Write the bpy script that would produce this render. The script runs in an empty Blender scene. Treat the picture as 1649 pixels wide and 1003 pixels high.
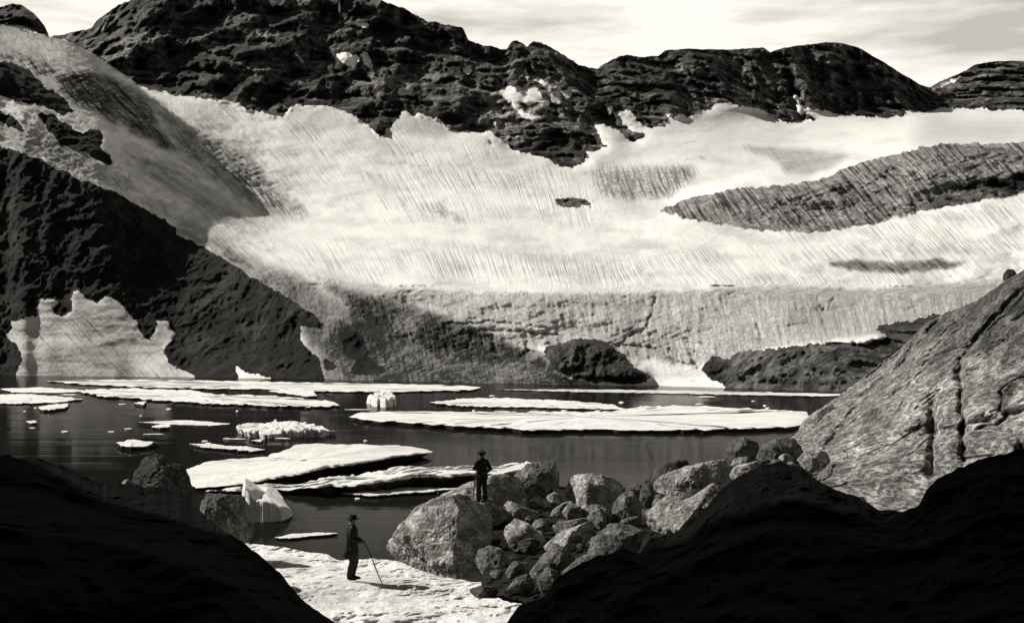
import bpy, bmesh, math
import numpy as np
from mathutils import Vector, Matrix

# ------------------------------------------------------------------ camera, world, sun
W0, H0, F, UC, VH, ZC = 1649.0, 1003.0, 1768.0, 824.5, 580.0, 8.5   # photo size, focal length in photo pixels, horizon row, eye height over the lake
scene = bpy.context.scene
cam_d = bpy.data.cameras.new("camera"); cam = bpy.data.objects.new("camera", cam_d)
scene.collection.objects.link(cam); scene.camera = cam
cam.location = (0, 0, ZC); cam.rotation_euler = (math.radians(90), 0, 0)
cam_d.sensor_width = 36.0; cam_d.lens = 36.0 * F / W0
cam_d.shift_y = (VH - H0 / 2) / W0
cam_d.clip_start = 0.2; cam_d.clip_end = 20000

SUN_AZ = math.radians(-70)      # clockwise from +Y (view direction): from the left, a little beyond
SUN_EL = math.radians(40)
S = Vector((math.sin(SUN_AZ) * math.cos(SUN_EL), math.cos(SUN_AZ) * math.cos(SUN_EL), math.sin(SUN_EL)))
sd = bpy.data.lights.new("sun", 'SUN'); sd.energy = 4.8; sd.angle = math.radians(0.5); sd.color = (1.0, 0.962, 0.885)
sun = bpy.data.objects.new("sun", sd); scene.collection.objects.link(sun)
sun.rotation_euler = (-S).to_track_quat('-Z', 'Y').to_euler()

def nd(nt, typ, **kw):
    n = nt.nodes.new(typ)
    for k, v in kw.items():
        if k.startswith('i_'):
            key = k[2:]
            key = int(key) if key.isdigit() else key.replace('_', ' ')
            n.inputs[key].default_value = v
        else:
            setattr(n, k, v)
    return n

world = bpy.data.worlds.new("World"); scene.world = world; world.use_nodes = True
wt = world.node_tree; wt.nodes.clear(); L = wt.links.new
sky = nd(wt, 'ShaderNodeTexSky', sky_type='NISHITA', sun_disc=False)
sky.sun_elevation = SUN_EL; sky.sun_rotation = SUN_AZ; sky.altitude = 2700; sky.air_density = 1.0; sky.dust_density = 0.6
bw = nd(wt, 'ShaderNodeRGBToBW'); L(sky.outputs[0], bw.inputs[0])
geo = nd(wt, 'ShaderNodeTexCoord')
sep = nd(wt, 'ShaderNodeSeparateXYZ'); L(geo.outputs['Generated'], sep.inputs[0])
# a bright bank of thin cloud low in the sky, clear darker air overhead
band = nd(wt, 'ShaderNodeMapRange', interpolation_type='SMOOTHSTEP'); L(sep.outputs['Z'], band.inputs['Value'])
for k, v in (('From Min', 0.30), ('From Max', 0.52), ('To Min', 1.0), ('To Max', 0.0)): band.inputs[k].default_value = v
mp = nd(wt, 'ShaderNodeMapping'); mp.inputs['Scale'].default_value = (1.6, 1.6, 9.0); mp.inputs['Location'].default_value = (3.1, 0.4, 1.7)
L(geo.outputs['Generated'], mp.inputs[0])
cn = nd(wt, 'ShaderNodeTexNoise'); cn.inputs['Scale'].default_value = 2.6; cn.inputs['Detail'].default_value = 6; cn.inputs['Roughness'].default_value = 0.55
L(mp.outputs[0], cn.inputs['Vector'])
cr = nd(wt, 'ShaderNodeMapRange'); L(cn.outputs[0], cr.inputs['Value'])
for k, v in (('From Min', 0.38), ('From Max', 0.56), ('To Min', 5.0), ('To Max', 9.4)): cr.inputs[k].default_value = v
ahead = nd(wt, 'ShaderNodeMapRange', interpolation_type='SMOOTHSTEP'); L(sep.outputs['Y'], ahead.inputs['Value'])
for k, v in (('From Min', -0.15), ('From Max', 0.45), ('To Min', 0.12), ('To Max', 1.0)): ahead.inputs[k].default_value = v
bm_ = nd(wt, 'ShaderNodeMath', operation='MULTIPLY'); L(band.outputs[0], bm_.inputs[0]); L(ahead.outputs[0], bm_.inputs[1])
mx = nd(wt, 'ShaderNodeMix', data_type='FLOAT'); L(bm_.outputs[0], mx.inputs[0])
dm = nd(wt, 'ShaderNodeMath', operation='MULTIPLY'); dm.inputs[1].default_value = 0.55; L(bw.outputs[0], dm.inputs[0])
L(dm.outputs[0], mx.inputs[2]); L(cr.outputs[0], mx.inputs[3])
tint = nd(wt, 'ShaderNodeMix', data_type='RGBA', blend_type='MULTIPLY'); tint.inputs[0].default_value = 1.0
tint.inputs[7].default_value = (1.0, 0.965, 0.875, 1); L(mx.outputs[0], tint.inputs[6])
bg = nd(wt, 'ShaderNodeBackground'); bg.inputs['Strength'].default_value = 0.10
L(tint.outputs[2], bg.inputs['Color'])
wo = nd(wt, 'ShaderNodeOutputWorld'); L(bg.outputs[0], wo.inputs[0])

scene.view_settings.view_transform = 'Standard'; scene.view_settings.look = 'None'
scene.view_settings.exposure = 0.18; scene.view_settings.gamma = 1.0
scene.view_settings.use_curve_mapping = False

# ------------------------------------------------------------------ numpy noise
rng = np.random.RandomState(7)
PERM = rng.permutation(256); PERM = np.concatenate([PERM, PERM, PERM])
GR = rng.normal(size=(256, 3)); GR /= np.linalg.norm(GR, axis=1)[:, None]
def perlin(p):
    i = np.floor(p).astype(np.int64); f = p - i; i &= 255
    w = f * f * f * (f * (f * 6 - 15) + 10)
    out = np.zeros(len(p))
    for dx in (0, 1):
        hx = PERM[(i[:, 0] + dx) & 255]; wx = w[:, 0] if dx else 1 - w[:, 0]
        for dy in (0, 1):
            hy = PERM[hx + ((i[:, 1] + dy) & 255)]; wy = w[:, 1] if dy else 1 - w[:, 1]
            for dz in (0, 1):
                h = PERM[hy + ((i[:, 2] + dz) & 255)]; wz = w[:, 2] if dz else 1 - w[:, 2]
                g = GR[h]
                out += wx * wy * wz * (g[:, 0] * (f[:, 0] - dx) + g[:, 1] * (f[:, 1] - dy) + g[:, 2] * (f[:, 2] - dz))
    return out * 1.5
def fbm(p, o=5, gain=0.5, lac=2.03):
    p = np.asarray(p, float); a = 1.0; s = np.zeros(len(p)); t = 0
    for k in range(o):
        s += a * perlin(p * lac ** k + 17.3 * k); t += a; a *= gain
    return s / t * 1.6
def ridged(p, o=5, gain=0.5, lac=2.07):
    p = np.asarray(p, float); a = 1.0; s = np.zeros(len(p)); t = 0
    for k in range(o):
        s += a * (1 - np.abs(perlin(p * lac ** k + 9.1 * k)) * 2.2); t += a; a *= gain
    return s / t
def P3(x, y, z): return np.stack([np.ravel(x), np.ravel(y), np.ravel(z)], 1)
def crv(pts, u, col=1):
    pts = sorted(pts); return np.interp(u, [p[0] for p in pts], [p[col] for p in pts])
def inside(poly, U, V):
    P = np.asarray(poly, float); c = np.zeros(U.shape, bool)
    bb = (U > P[:, 0].min() - 1) & (U < P[:, 0].max() + 1) & (V > P[:, 1].min() - 1) & (V < P[:, 1].max() + 1)
    u, v = U[bb], V[bb]; cc = np.zeros(u.shape, bool); j = len(P) - 1
    for i in range(len(P)):
        xi, yi = P[i]; xj, yj = P[j]
        if yi != yj:
            cc ^= ((yi > v) != (yj > v)) & (u < (xj - xi) * (v - yi) / (yj - yi) + xi)
        j = i
    c[bb] = cc; return c
def blur(A, n, it=3):
    A = A.astype(float)
    for _ in range(it):
        for ax in (0, 1):
            k = n
            pad = [(0, 0), (0, 0)]; pad[ax] = (k + 1, k)
            B = np.cumsum(np.pad(A, pad, mode='edge'), axis=ax)
            sl1 = [slice(None)] * 2; sl2 = [slice(None)] * 2
            sl1[ax] = slice(2 * k + 1, None); sl2[ax] = slice(0, -(2 * k + 1))
            A = (B[tuple(sl1)] - B[tuple(sl2)]) / (2 * k + 1)
    return A
def sstep(a, b, x):
    t = np.clip((x - a) / (b - a), 0, 1); return t * t * (3 - 2 * t)
def unproj(u, v, y): return (u - UC) / F * y, y, ZC + (VH - v) / F * y
def wpos(u, v, z=0.0):                 # the point of the level z seen at a photo pixel
    y = F * (ZC - z) / (v - VH); return (u - UC) / F * y, y

# ------------------------------------------------------------------ mesh and object helpers
def mesh_np(name, V, Fq, smooth=True, attrs=None):
    me = bpy.data.meshes.new(name)
    V = np.asarray(V, np.float32); Fq = np.asarray(Fq, np.int32); k = Fq.shape[1]
    me.vertices.add(len(V)); me.vertices.foreach_set('co', V.ravel())
    me.loops.add(Fq.size); me.loops.foreach_set('vertex_index', Fq.ravel())
    me.polygons.add(len(Fq)); me.polygons.foreach_set('loop_start', np.arange(0, Fq.size, k, dtype=np.int32))
    me.polygons.foreach_set('use_smooth', np.full(len(Fq), smooth))
    if attrs:
        for a, d in attrs.items():
            at = me.attributes.new(a, 'FLOAT', 'POINT'); at.data.foreach_set('value', np.asarray(d, np.float32).ravel())
    me.update(calc_edges=True); me.validate(); return me
def link(name, me, mat, parent=None, loc=None):
    o = bpy.data.objects.new(name, me); scene.collection.objects.link(o)
    if mat is not None: me.materials.append(mat)
    if parent is not None: o.parent = parent
    if loc is not None: o.location = loc
    return o
def tag(o, label=None, cat=None, group=None, kind=None):
    if label: o['label'] = label
    if cat: o['category'] = cat
    if group: o['group'] = group
    if kind: o['kind'] = kind
    return o
def grid_faces(nr, nc, mask=None):
    r, c = np.meshgrid(np.arange(nr - 1), np.arange(nc - 1), indexing='ij')
    a = r * nc + c
    Fq = np.stack([a, a + 1, a + nc + 1, a + nc], -1)
    return Fq[mask] if mask is not None else Fq.reshape(-1, 4)
def compact(V, Fq, attrs):
    used, inv = np.unique(Fq.ravel(), return_inverse=True)
    return V[used], inv.reshape(Fq.shape), {k: v[used] for k, v in attrs.items()}

# ------------------------------------------------------------------ materials
def new_mat(name):
    m = bpy.data.materials.new(name); m.use_nodes = True; nt = m.node_tree
    b = nt.nodes['Principled BSDF']; return m, nt, b, nt.links.new
def mth(nt, op, a, b=None, clamp=False):
    n = nd(nt, 'ShaderNodeMath', operation=op, use_clamp=clamp)
    for i, x in enumerate((a, b)):
        if x is None: continue
        if isinstance(x, (int, float)): n.inputs[i].default_value = x
        else: nt.links.new(x, n.inputs[i])
    return n.outputs[0]
def noise(nt, vec, scale, detail=6, rough=0.6, dist=0.0):
    n = nd(nt, 'ShaderNodeTexNoise'); n.inputs['Scale'].default_value = scale; n.inputs['Detail'].default_value = detail
    n.inputs['Roughness'].default_value = rough; n.inputs['Distortion'].default_value = dist
    nt.links.new(vec, n.inputs['Vector']); return n.outputs[0]
def mapr(nt, x, a, b, c, d, smooth=False):
    n = nd(nt, 'ShaderNodeMapRange'); nt.links.new(x, n.inputs['Value'])
    if smooth: n.interpolation_type = 'SMOOTHSTEP'
    for k, v in zip(('From Min', 'From Max', 'To Min', 'To Max'), (a, b, c, d)): n.inputs[k].default_value = v
    return n.outputs[0]
def attr(nt, name):
    n = nd(nt, 'ShaderNodeAttribute', attribute_name=name); return n.outputs['Fac']
def grey(nt, bsdf, val, tintc=(1.0, 0.985, 0.95)):
    c = nd(nt, 'ShaderNodeCombineColor')
    for i in range(3): nt.links.new(mth(nt, 'MULTIPLY', val, tintc[i]), c.inputs[i])
    nt.links.new(c.outputs[0], bsdf.inputs['Base Color'])
def vmap(nt, vec, sc, rot=(0, 0, 0)):
    n = nd(nt, 'ShaderNodeMapping'); n.inputs['Scale'].default_value = sc; n.inputs['Rotation'].default_value = rot
    nt.links.new(vec, n.inputs[0]); return n.outputs[0]
def bump(nt, bsdf, h, dist, strength=1.0):
    b = nd(nt, 'ShaderNodeBump'); b.inputs['Strength'].default_value = strength; b.inputs['Distance'].default_value = dist
    nt.links.new(h, b.inputs['Height']); nt.links.new(b.outputs[0], bsdf.inputs['Normal'])

def rock_mat(name, lo, hi, sc, bdist, ys=1.0, lich=0.0, strata=0.0, rough=0.95, spec=0.15):
    """rock: base tone lo..hi over features of 1/sc metres, optional pale lichen speckle and level strata; the 'tone' attribute scales it"""
    m, nt, b, Lk = new_mat(name)
    tc = nd(nt, 'ShaderNodeNewGeometry').outputs['Position']
    if ys != 1.0: tc = vmap(nt, tc, (1, ys, 1))
    n1 = noise(nt, tc, sc, 9, 0.68, 0.6); n2 = noise(nt, tc, sc * 4.1, 8, 0.7)
    big = noise(nt, tc, sc * 0.22, 4, 0.55)
    v = mapr(nt, n1, 0.38, 0.66, 0.0, 1.0, True)
    v = mth(nt, 'MULTIPLY', v, mapr(nt, n2, 0.36, 0.62, 0.15, 1.1))
    v = mth(nt, 'MULTIPLY', v, mapr(nt, big, 0.35, 0.65, 0.45, 1.25))
    if strata:
        st = noise(nt, vmap(nt, tc, (0.06, 0.06, 1.0), (0.05, 0.03, 0)), sc * 3.0, 5, 0.6)
        v = mth(nt, 'MULTIPLY', v, mapr(nt, st, 0.40, 0.60, 1 - strata, 1 + strata * 0.5))
    val = mapr(nt, v, 0.0, 1.0, lo, hi)
    if lich:
        vo = nd(nt, 'ShaderNodeTexVoronoi'); vo.inputs['Scale'].default_value = sc * 9; Lk(tc, vo.inputs['Vector'])
        sp = mapr(nt, noise(nt, tc, sc * 5.5, 5, 0.75), 0.47, 0.56, 0.0, 1.0, True)
        sp = mth(nt, 'MULTIPLY', sp, mapr(nt, n1, 0.35, 0.6, 0.3, 1.0))
        val = mth(nt, 'ADD', val, mth(nt, 'MULTIPLY', sp, lich))
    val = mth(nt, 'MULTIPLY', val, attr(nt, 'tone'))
    grey(nt, b, val)
    b.inputs['Roughness'].default_value = rough; b.inputs['Specular IOR Level'].default_value = spec
    h = mth(nt, 'ADD', n1, mth(nt, 'MULTIPLY', n2, 0.5))
    h = mth(nt, 'ADD', h, mth(nt, 'MULTIPLY', noise(nt, tc, sc * 16, 6, 0.7), 0.22))
    bump(nt, b, h, bdist)
    return m

def ice_mat(name):
    """firn and old ice of the far glacier: meltwater runnels follow the 'flow' coordinate, 'dirt' is debris and painted shade, 'crack' is crevassing"""
    m, nt, b, Lk = new_mat(name)
    tc = nd(nt, 'ShaderNodeNewGeometry').outputs['Position']
    cmb = nd(nt, 'ShaderNodeCombineXYZ'); Lk(attr(nt, 'flow'), cmb.inputs[0]); Lk(attr(nt, 'along'), cmb.inputs[1])
    fl = cmb.outputs[0]
    s1 = noise(nt, vmap(nt, fl, (0.20, 0.013, 1)), 1.0, 5, 0.65)
    s2 = noise(nt, vmap(nt, fl, (0.07, 0.004, 1)), 1.0, 3, 0.6, 0.2)
    s3 = noise(nt, vmap(nt, fl, (0.03, 0.10, 1)), 1.0, 6, 0.7, 1.5)
    fine = noise(nt, tc, 0.35, 8, 0.72)
    mid = noise(nt, tc, 0.035, 6, 0.6, 0.8)
    dirt_shade = attr(nt, 'dirt_shade'); rn = attr(nt, 'runnel'); ck = attr(nt, 'crack')
    # dirt that collects in the runnels
    g = mth(nt, 'MULTIPLY', mapr(nt, s1, 0.50, 0.66, 0.0, 1.0, True), mapr(nt, s2, 0.36, 0.62, 0.15, 1.0))
    g = mth(nt, 'MULTIPLY', g, mth(nt, 'MULTIPLY', rn, 0.48))
    d = mth(nt, 'MULTIPLY', dirt_shade, mapr(nt, fine, 0.3, 0.7, 0.72, 1.28))
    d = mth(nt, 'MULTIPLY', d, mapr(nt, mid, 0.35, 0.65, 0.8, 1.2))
    # crack lines
    rid = mth(nt, 'ABSOLUTE', mth(nt, 'SUBTRACT', s3, 0.5))
    cl = mapr(nt, rid, 0.0, 0.03, 0.45, 0.0, True)
    vs = mapr(nt, noise(nt, vmap(nt, fl, (0.16, 0.02, 1)), 1.0, 5, 0.7, 0.6), 0.50, 0.62, 0.0, 1.0, True)
    cl = mth(nt, 'MULTIPLY', mth(nt, 'MAXIMUM', cl, mth(nt, 'MULTIPLY', vs, 0.8)), ck)
    d = mth(nt, 'ADD', d, g); d = mth(nt, 'ADD', d, mth(nt, 'MULTIPLY', cl, 0.6))
    d = mth(nt, 'MINIMUM', d, 1.0)
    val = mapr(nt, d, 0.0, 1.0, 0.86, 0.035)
    grey(nt, b, val, (1.0, 0.99, 0.965))
    b.inputs['Roughness'].default_value = 0.9; b.inputs['Specular IOR Level'].default_value = 0.1
    h = mth(nt, 'MULTIPLY', fine, mth(nt, 'ADD', 0.5, mth(nt, 'MULTIPLY', dirt_shade, 1.5)))
    h = mth(nt, 'ADD', h, mth(nt, 'MULTIPLY', s1, mth(nt, 'MULTIPLY', rn, -1.6)))
    h = mth(nt, 'SUBTRACT', h, mth(nt, 'MULTIPLY', cl, 0.9))
    bump(nt, b, h, 1.3)
    return m

def snow_mat(name, base=0.82, sc=1.6, bd=0.12, dirt_shade=0.5):  # here only real dirt in the snow
    m, nt, b, Lk = new_mat(name)
    tc = nd(nt, 'ShaderNodeNewGeometry').outputs['Position']
    n1 = noise(nt, tc, sc, 8, 0.7); n2 = noise(nt, tc, sc * 0.25, 5, 0.6); n3 = noise(nt, tc, sc * 6, 6, 0.75)
    d = mth(nt, 'MULTIPLY', mapr(nt, n3, 0.54, 0.66, 0.0, 1.0, True), mapr(nt, n1, 0.45, 0.6, 0.0, 1.0, True))
    d = mth(nt, 'ADD', mth(nt, 'MULTIPLY', d, dirt_shade), mapr(nt, n2, 0.45, 0.7, 0.0, dirt_shade * 0.5))
    grey(nt, b, mapr(nt, d, 0.0, 1.0, base, 0.08), (1.0, 0.99, 0.96))
    b.inputs['Roughness'].default_value = 0.85; b.inputs['Specular IOR Level'].default_value = 0.15
    bump(nt, b, mth(nt, 'ADD', n1, mth(nt, 'MULTIPLY', n3, 0.35)), bd)
    return m

def plain_mat(name, col, rough=0.9, sc=60):
    m, nt, b, Lk = new_mat(name)
    tc = nd(nt, 'ShaderNodeTexCoord').outputs['Object']
    n = noise(nt, tc, sc, 4, 0.6)
    grey(nt, b, mapr(nt, n, 0.3, 0.7, col * 0.7, col * 1.3))
    b.inputs['Roughness'].default_value = rough; b.inputs['Specular IOR Level'].default_value = 0.15
    return m

M_mount = rock_mat('mountain_rock', 0.012, 0.26, 0.035, 7.0, strata=0.6)
M_slope = rock_mat('slope_rock', 0.006, 0.040, 0.05, 3.0)
M_shore = rock_mat('shore_rock', 0.03, 0.28, 0.16, 1.6)
M_ice = ice_mat('glacier_ice')
M_slab = rock_mat('slab_rock', 0.05, 0.34, 0.65, 0.25, ys=0.3, lich=0.34)
M_boul = rock_mat('boulder_rock', 0.13, 0.70, 2.1, 0.13, lich=0.30)
M_dark = rock_mat('shade_dark_rock', 0.002, 0.008, 1.2, 0.08, spec=0.03)  # base colour kept near black to carry the foreground's deep shade
M_snow = snow_mat('bank_snow', 0.84, 2.2, 0.09, 0.95)
M_floe = snow_mat('floe_ice', 0.86, 0.8, 0.22, 0.42)
M_wet_shade = rock_mat('wet_shaded_ice_edge', 0.02, 0.10, 0.9, 0.1)  # dark colour holds the undercut's shade as well as wet ice

# water: dark lake, mirror-like only at a glancing view
m, nt, b, Lk = new_mat('lake_water'); M_water = m
nt.nodes.remove(b)
out = nt.nodes['Material Output']
tc = nd(nt, 'ShaderNodeNewGeometry').outputs['Position']
w1 = noise(nt, vmap(nt, tc, (0.35, 1.0, 1)), 1.3, 4, 0.6); w2 = noise(nt, vmap(nt, tc, (0.06, 0.3, 1)), 0.5, 3, 0.5)
calm = mapr(nt, noise(nt, vmap(nt, tc, (0.25, 1.0, 1)), 0.055, 4, 0.6), 0.44, 0.60, 0.04, 1.0, True)
hgt = mth(nt, 'MULTIPLY', mth(nt, 'ADD', w1, w2), calm)
bp = nd(nt, 'ShaderNodeBump'); bp.inputs['Strength'].default_value = 1.0; bp.inputs['Distance'].default_value = 0.018
Lk(hgt, bp.inputs['Height'])
fr = nd(nt, 'ShaderNodeFresnel'); fr.inputs['IOR'].default_value = 1.33; Lk(bp.outputs[0], fr.inputs['Normal'])
f2 = mth(nt, 'MULTIPLY', mth(nt, 'POWER', fr.outputs[0], 2.3), 0.55)
df = nd(nt, 'ShaderNodeBsdfDiffuse'); df.inputs['Color'].default_value = (0.009, 0.0088, 0.0082, 1)
gl = nd(nt, 'ShaderNodeBsdfGlossy'); gl.inputs['Roughness'].default_value = 0.06; gl.inputs['Color'].default_value = (1, 0.985, 0.95, 1)
Lk(bp.outputs[0], gl.inputs['Normal'])
mxs = nd(nt, 'ShaderNodeMixShader'); Lk(f2, mxs.inputs[0]); Lk(df.outputs[0], mxs.inputs[1]); Lk(gl.outputs[0], mxs.inputs[2])
Lk(mxs.outputs[0], out.inputs['Surface'])

# ------------------------------------------------------------------ the far shore: mountain, glacier, rock slopes
CREST = [(-400, -60), (-100, 0), (0, 12), (20, 6), (35, 8), (55, 22), (72, 42), (80, 60), (95, 57), (130, 50), (148, 44), (160, 30), (178, 16), (190, 8), (230, -4), (600, -4),
         (628, 6), (650, 14), (690, 34), (722, 40), (745, 46), (754, 64), (775, 72), (800, 77), (815, 80), (825, 67), (838, 68), (848, 76), (858, 68), (872, 68), (895, 82), (920, 98), (945, 109),
         (962, 111), (985, 96), (1010, 89), (1040, 92), (1060, 90), (1072, 81), (1110, 79), (1180, 80), (1230, 77), (1240, 84), (1262, 77), (1300, 72), (1330, 68), (1355, 70), (1382, 76), (1405, 90),
         (1425, 101), (1450, 118), (1480, 135), (1497, 142), (1512, 132), (1545, 119), (1572, 104), (1600, 99), (1649, 98), (1800, 80), (2050, 60)]
FOOT = [(-400, 60), (200, 120), (225, 138), (290, 155), (340, 158), (370, 160), (400, 174), (440, 185), (458, 186), (466, 172), (475, 168), (520, 172), (535, 170), (580, 190), (612, 214), (632, 202), (640, 192),
        (646, 178), (655, 174), (666, 190), (673, 180), (690, 186), (712, 192), (718, 207), (752, 212), (790, 210), (806, 222), (820, 238), (850, 246), (880, 256), (905, 268), (920, 272), (940, 262), (946, 244), (975, 238),
        (1000, 232), (1020, 228), (1036, 222), (1050, 207), (1075, 198), (1092, 186), (1110, 190), (1130, 178), (1150, 172), (1170, 168), (1200, 178), (1240, 188), (1272, 198),
        (1286, 197), (1300, 192), (1328, 198), (1345, 190), (1360, 186), (1400, 188), (1440, 190), (1456, 188), (1460, 178), (1490, 182), (1530, 175), (1649, 177), (2050, 180)]
SILH = [(-400, -40), (-120, 15), (0, 40), (40, 47), (66, 55), (110, 66), (150, 86), (185, 110), (210, 130), (226, 143), (260, 170), (300, 200), (350, 226), (400, 250), (440, 272), (500, 300), (560, 330)]
us = np.concatenate([np.linspace(-400, -12, 50), np.arange(-8, 1657, 2.0), np.linspace(1664, 2050, 50)])
NV = 320
def build_far():
    nC = len(us)
    crest = crv(CREST, us)
    jag = fbm(P3(us / 16.0, us * 0 + 3.3, us * 0), 5, 0.6)
    jamp = np.interp(us, [0, 90, 200, 560, 620, 1000, 1060, 2000], [1.0, 1.5, 4, 4, 3.6, 3.6, 1.4, 1.4])
    csm = np.convolve(np.pad(crest, 30, mode='edge'), np.ones(61) / 61, 'valid'); crest = crest + jag * jamp
    shore_v = crv([(-400, 604), (0, 606), (300, 609), (520, 613), (700, 617.5), (860, 621), (1040, 624), (1160, 627), (1350, 635), (1500, 640), (2050, 655)], us)
    wob = fbm(P3(us / 60.0, us * 0 + 8.3, us * 0), 4) * 0.8
    shore_v = shore_v + wob
    shore_y = F * (ZC + 0.6) / (shore_v - VH)
    t = np.linspace(0, 1, NV)[:, None]
    V = shore_v[None] * (1 - t) + csm[None] * t + (crest - csm)[None] * sstep(0.72, 1.0, t)
    U = np.repeat(us[None], NV, 0)
    # depth profile as curves (v(u), y(u)), bottom to top, for the front (left slope) and back (cirque) surfaces
    KB = [
        (None, None),
        ([(-400, 592), (250, 594), (500, 596), (700, 594), (860, 600), (1000, 606), (1130, 606), (1180, 592), (1250, 562), (1400, 545), (2050, 500)],
         [(-400, 600), (250, 590), (500, 505), (700, 442), (860, 405), (1000, 380), (1160, 350), (1250, 318), (1400, 315), (1649, 330), (2050, 340)]),
        ([(-400, 520), (250, 540), (500, 560), (700, 578), (860, 580), (1000, 580), (1130, 590), (1180, 575), (1250, 550), (1400, 530), (2050, 480)],
         [(-400, 640), (250, 620), (500, 530), (700, 456), (860, 416), (1000, 390), (1160, 360), (1250, 345), (1400, 345), (1649, 350), (2050, 360)]),
        ([(-400, 330), (250, 400), (500, 442), (620, 457), (760, 468), (950, 470), (1100, 465), (1240, 458), (1400, 463), (1500, 458), (1649, 440), (2050, 400)],
         [(-400, 800), (250, 700), (500, 560), (700, 470), (860, 435), (1000, 425), (1250, 405), (1500, 400), (2050, 410)]),
        ([(-400, 220), (250, 290), (440, 378), (560, 385), (750, 385), (1000, 395), (1250, 400), (1400, 385), (1649, 345), (2050, 300)],
         [(-400, 900), (250, 800), (500, 740), (700, 640), (860, 590), (1000, 560), (1250, 510), (1500, 490), (2050, 480)]),
        ([(-400, 180), (250, 250), (440, 345), (560, 352), (750, 355), (1000, 368), (1060, 362), (1130, 360), (1230, 372), (1330, 372), (1440, 352), (1500, 335), (1649, 310), (2050, 260)],
         [(-400, 960), (250, 880), (500, 830), (700, 730), (860, 680), (1000, 640), (1250, 560), (1500, 530), (2050, 520)]),
        ([(-400, 130), (250, 200), (440, 285), (560, 290), (750, 300), (1000, 320), (1060, 338), (1110, 320), (1200, 302), (1330, 290), (1400, 262), (1500, 237), (1649, 230), (2050, 200)],
         [(-400, 1000), (250, 950), (500, 890), (750, 800), (1000, 720), (1250, 600), (1500, 570), (2050, 560)]),
        ([(-400, 80), (225, 150), (400, 215), (560, 235), (750, 250), (900, 290), (1000, 275), (1250, 270), (1330, 262), (1400, 243), (1500, 222), (1649, 214), (2050, 190)],
         [(-400, 1050), (250, 1000), (500, 950), (750, 890), (900, 820), (1000, 850), (1250, 780), (1500, 720), (2050, 700)]),
        ('FOOT', [(-400, 1100), (250, 1050), (500, 1030), (750, 1000), (920, 860), (1040, 1000), (1250, 1180), (1500, 1250), (2050, 1250)]),
        ('CREST', [(-400, 1700), (80, 1500), (100, 1350), (250, 1230), (600, 1200), (900, 1180), (1000, 1240), (1250, 1290), (1490, 1340), (1510, 1600), (2050, 1600)]),
    ]
    KF = [
        (None, None),
        ([(-400, 560), (0, 560), (250, 570), (500, 580)], [(-400, 600), (0, 612), (250, 585), (500, 500)]),
        ([(-400, 150), (0, 235), (60, 256), (230, 338), (350, 412), (470, 486), (520, 520)], [(-400, 640), (0, 680), (230, 645), (350, 595), (470, 535), (520, 515)]),
        ([(-400, 60), (0, 180), (120, 215), (300, 330), (440, 440)], [(-400, 640), (0, 690), (120, 690), (300, 650), (440, 560)]),
        ([(-400, 30), (0, 108), (120, 175), (300, 265), (440, 340)], [(-400, 660), (0, 720), (120, 730), (300, 760), (440, 790)]),
        ('SILH', [(-400, 760), (0, 850), (150, 880), (300, 925), (440, 970)]),
    ]
    foot = crv(FOOT, us)
    silh = crv(SILH, us)
    def field(K, topc):
        vs, ys = [], []
        for kv, ky in K:
            if kv is None: vs.append(shore_v); ys.append(shore_y); continue
            if kv == 'FOOT': v = crv([(-400, 70), (225, 138), (370, 165), (500, 180), (700, 200), (800, 222), (910, 262), (1000, 225), (1100, 195), (1250, 190), (2050, 178)], us)
            elif kv == 'CREST': v = crest
            elif kv == 'SILH': v = silh
            else: v = crv(kv, us)
            vs.append(v); ys.append(crv(ky, us))
        vs = np.array(vs); ys = np.array(ys)
        for k in range(1, len(vs)): vs[k] = np.minimum(vs[k], vs[k - 1] - 0.8)
        ksm = np.ones(41) / 41
        for k in range(1, len(vs)):
            if K[k][0] not in ('SILH', 'CREST'): vs[k] = np.convolve(np.pad(vs[k], 20, mode='edge'), ksm, 'valid')
            ys[k] = np.convolve(np.pad(ys[k], 20, mode='edge'), ksm, 'valid')
        for k in range(1, len(vs)): vs[k] = np.minimum(vs[k], vs[k - 1] - 0.8); ys[k] = np.maximum(ys[k], ys[k - 1] + (0.18 * (vs[k - 1] - vs[k])))
        vr = np.arange(-70, 670, 2.0); G = np.zeros((len(vr), nC)); Y = np.zeros((NV, nC))
        for c in range(nC):
            G[:, c] = np.interp(-vr, -vs[:, c], ys[:, c]); sl = max(0.3, (ys[1, c] - ys[0, c]) / max(vs[0, c] - vs[1, c], 4)); dn = np.maximum(vr - vs[0, c], 0); G[:, c] -= dn * min(sl, 4)
        G = blur(G, 4, 3)
        for c in range(nC): Y[:, c] = np.interp(V[:, c], vr, G[:, c])
        return Y
    YB = field(KB, crest); YF = field(KF, silh)
    sm = np.zeros_like(YB)
    k = np.clip(np.linspace(0, 1, NV)[:, None] * 30, 0, 1)     # keep the shoreline itself
    mixw = sstep(410, 150, U)                                   # the left slope merges into the glacier towards the right
    YF2 = YF * mixw + YB * (1 - mixw)
    behind = (V < silh[None]) & (U < 452)
    wn = lambda sc, o, seed: fbm(P3(U / sc, V / sc, U * 0 + seed), o, 0.55).reshape(U.shape)
    Y = np.where(behind, YB, YF2)
    wu = U + wn(14, 4, 1.5) * 5 ; wv = V + wn(14, 4, 5.5) * 5   # ragged outlines
    R = lambda poly, bl=0, w=True: (blur(inside(poly, wu if w else U, wv if w else V), bl) if bl else inside(poly, wu if w else U, wv if w else V))
    # ---------------- rock and snow
    rock = (wv < foot[None]) & (behind | (U > 226))
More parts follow.
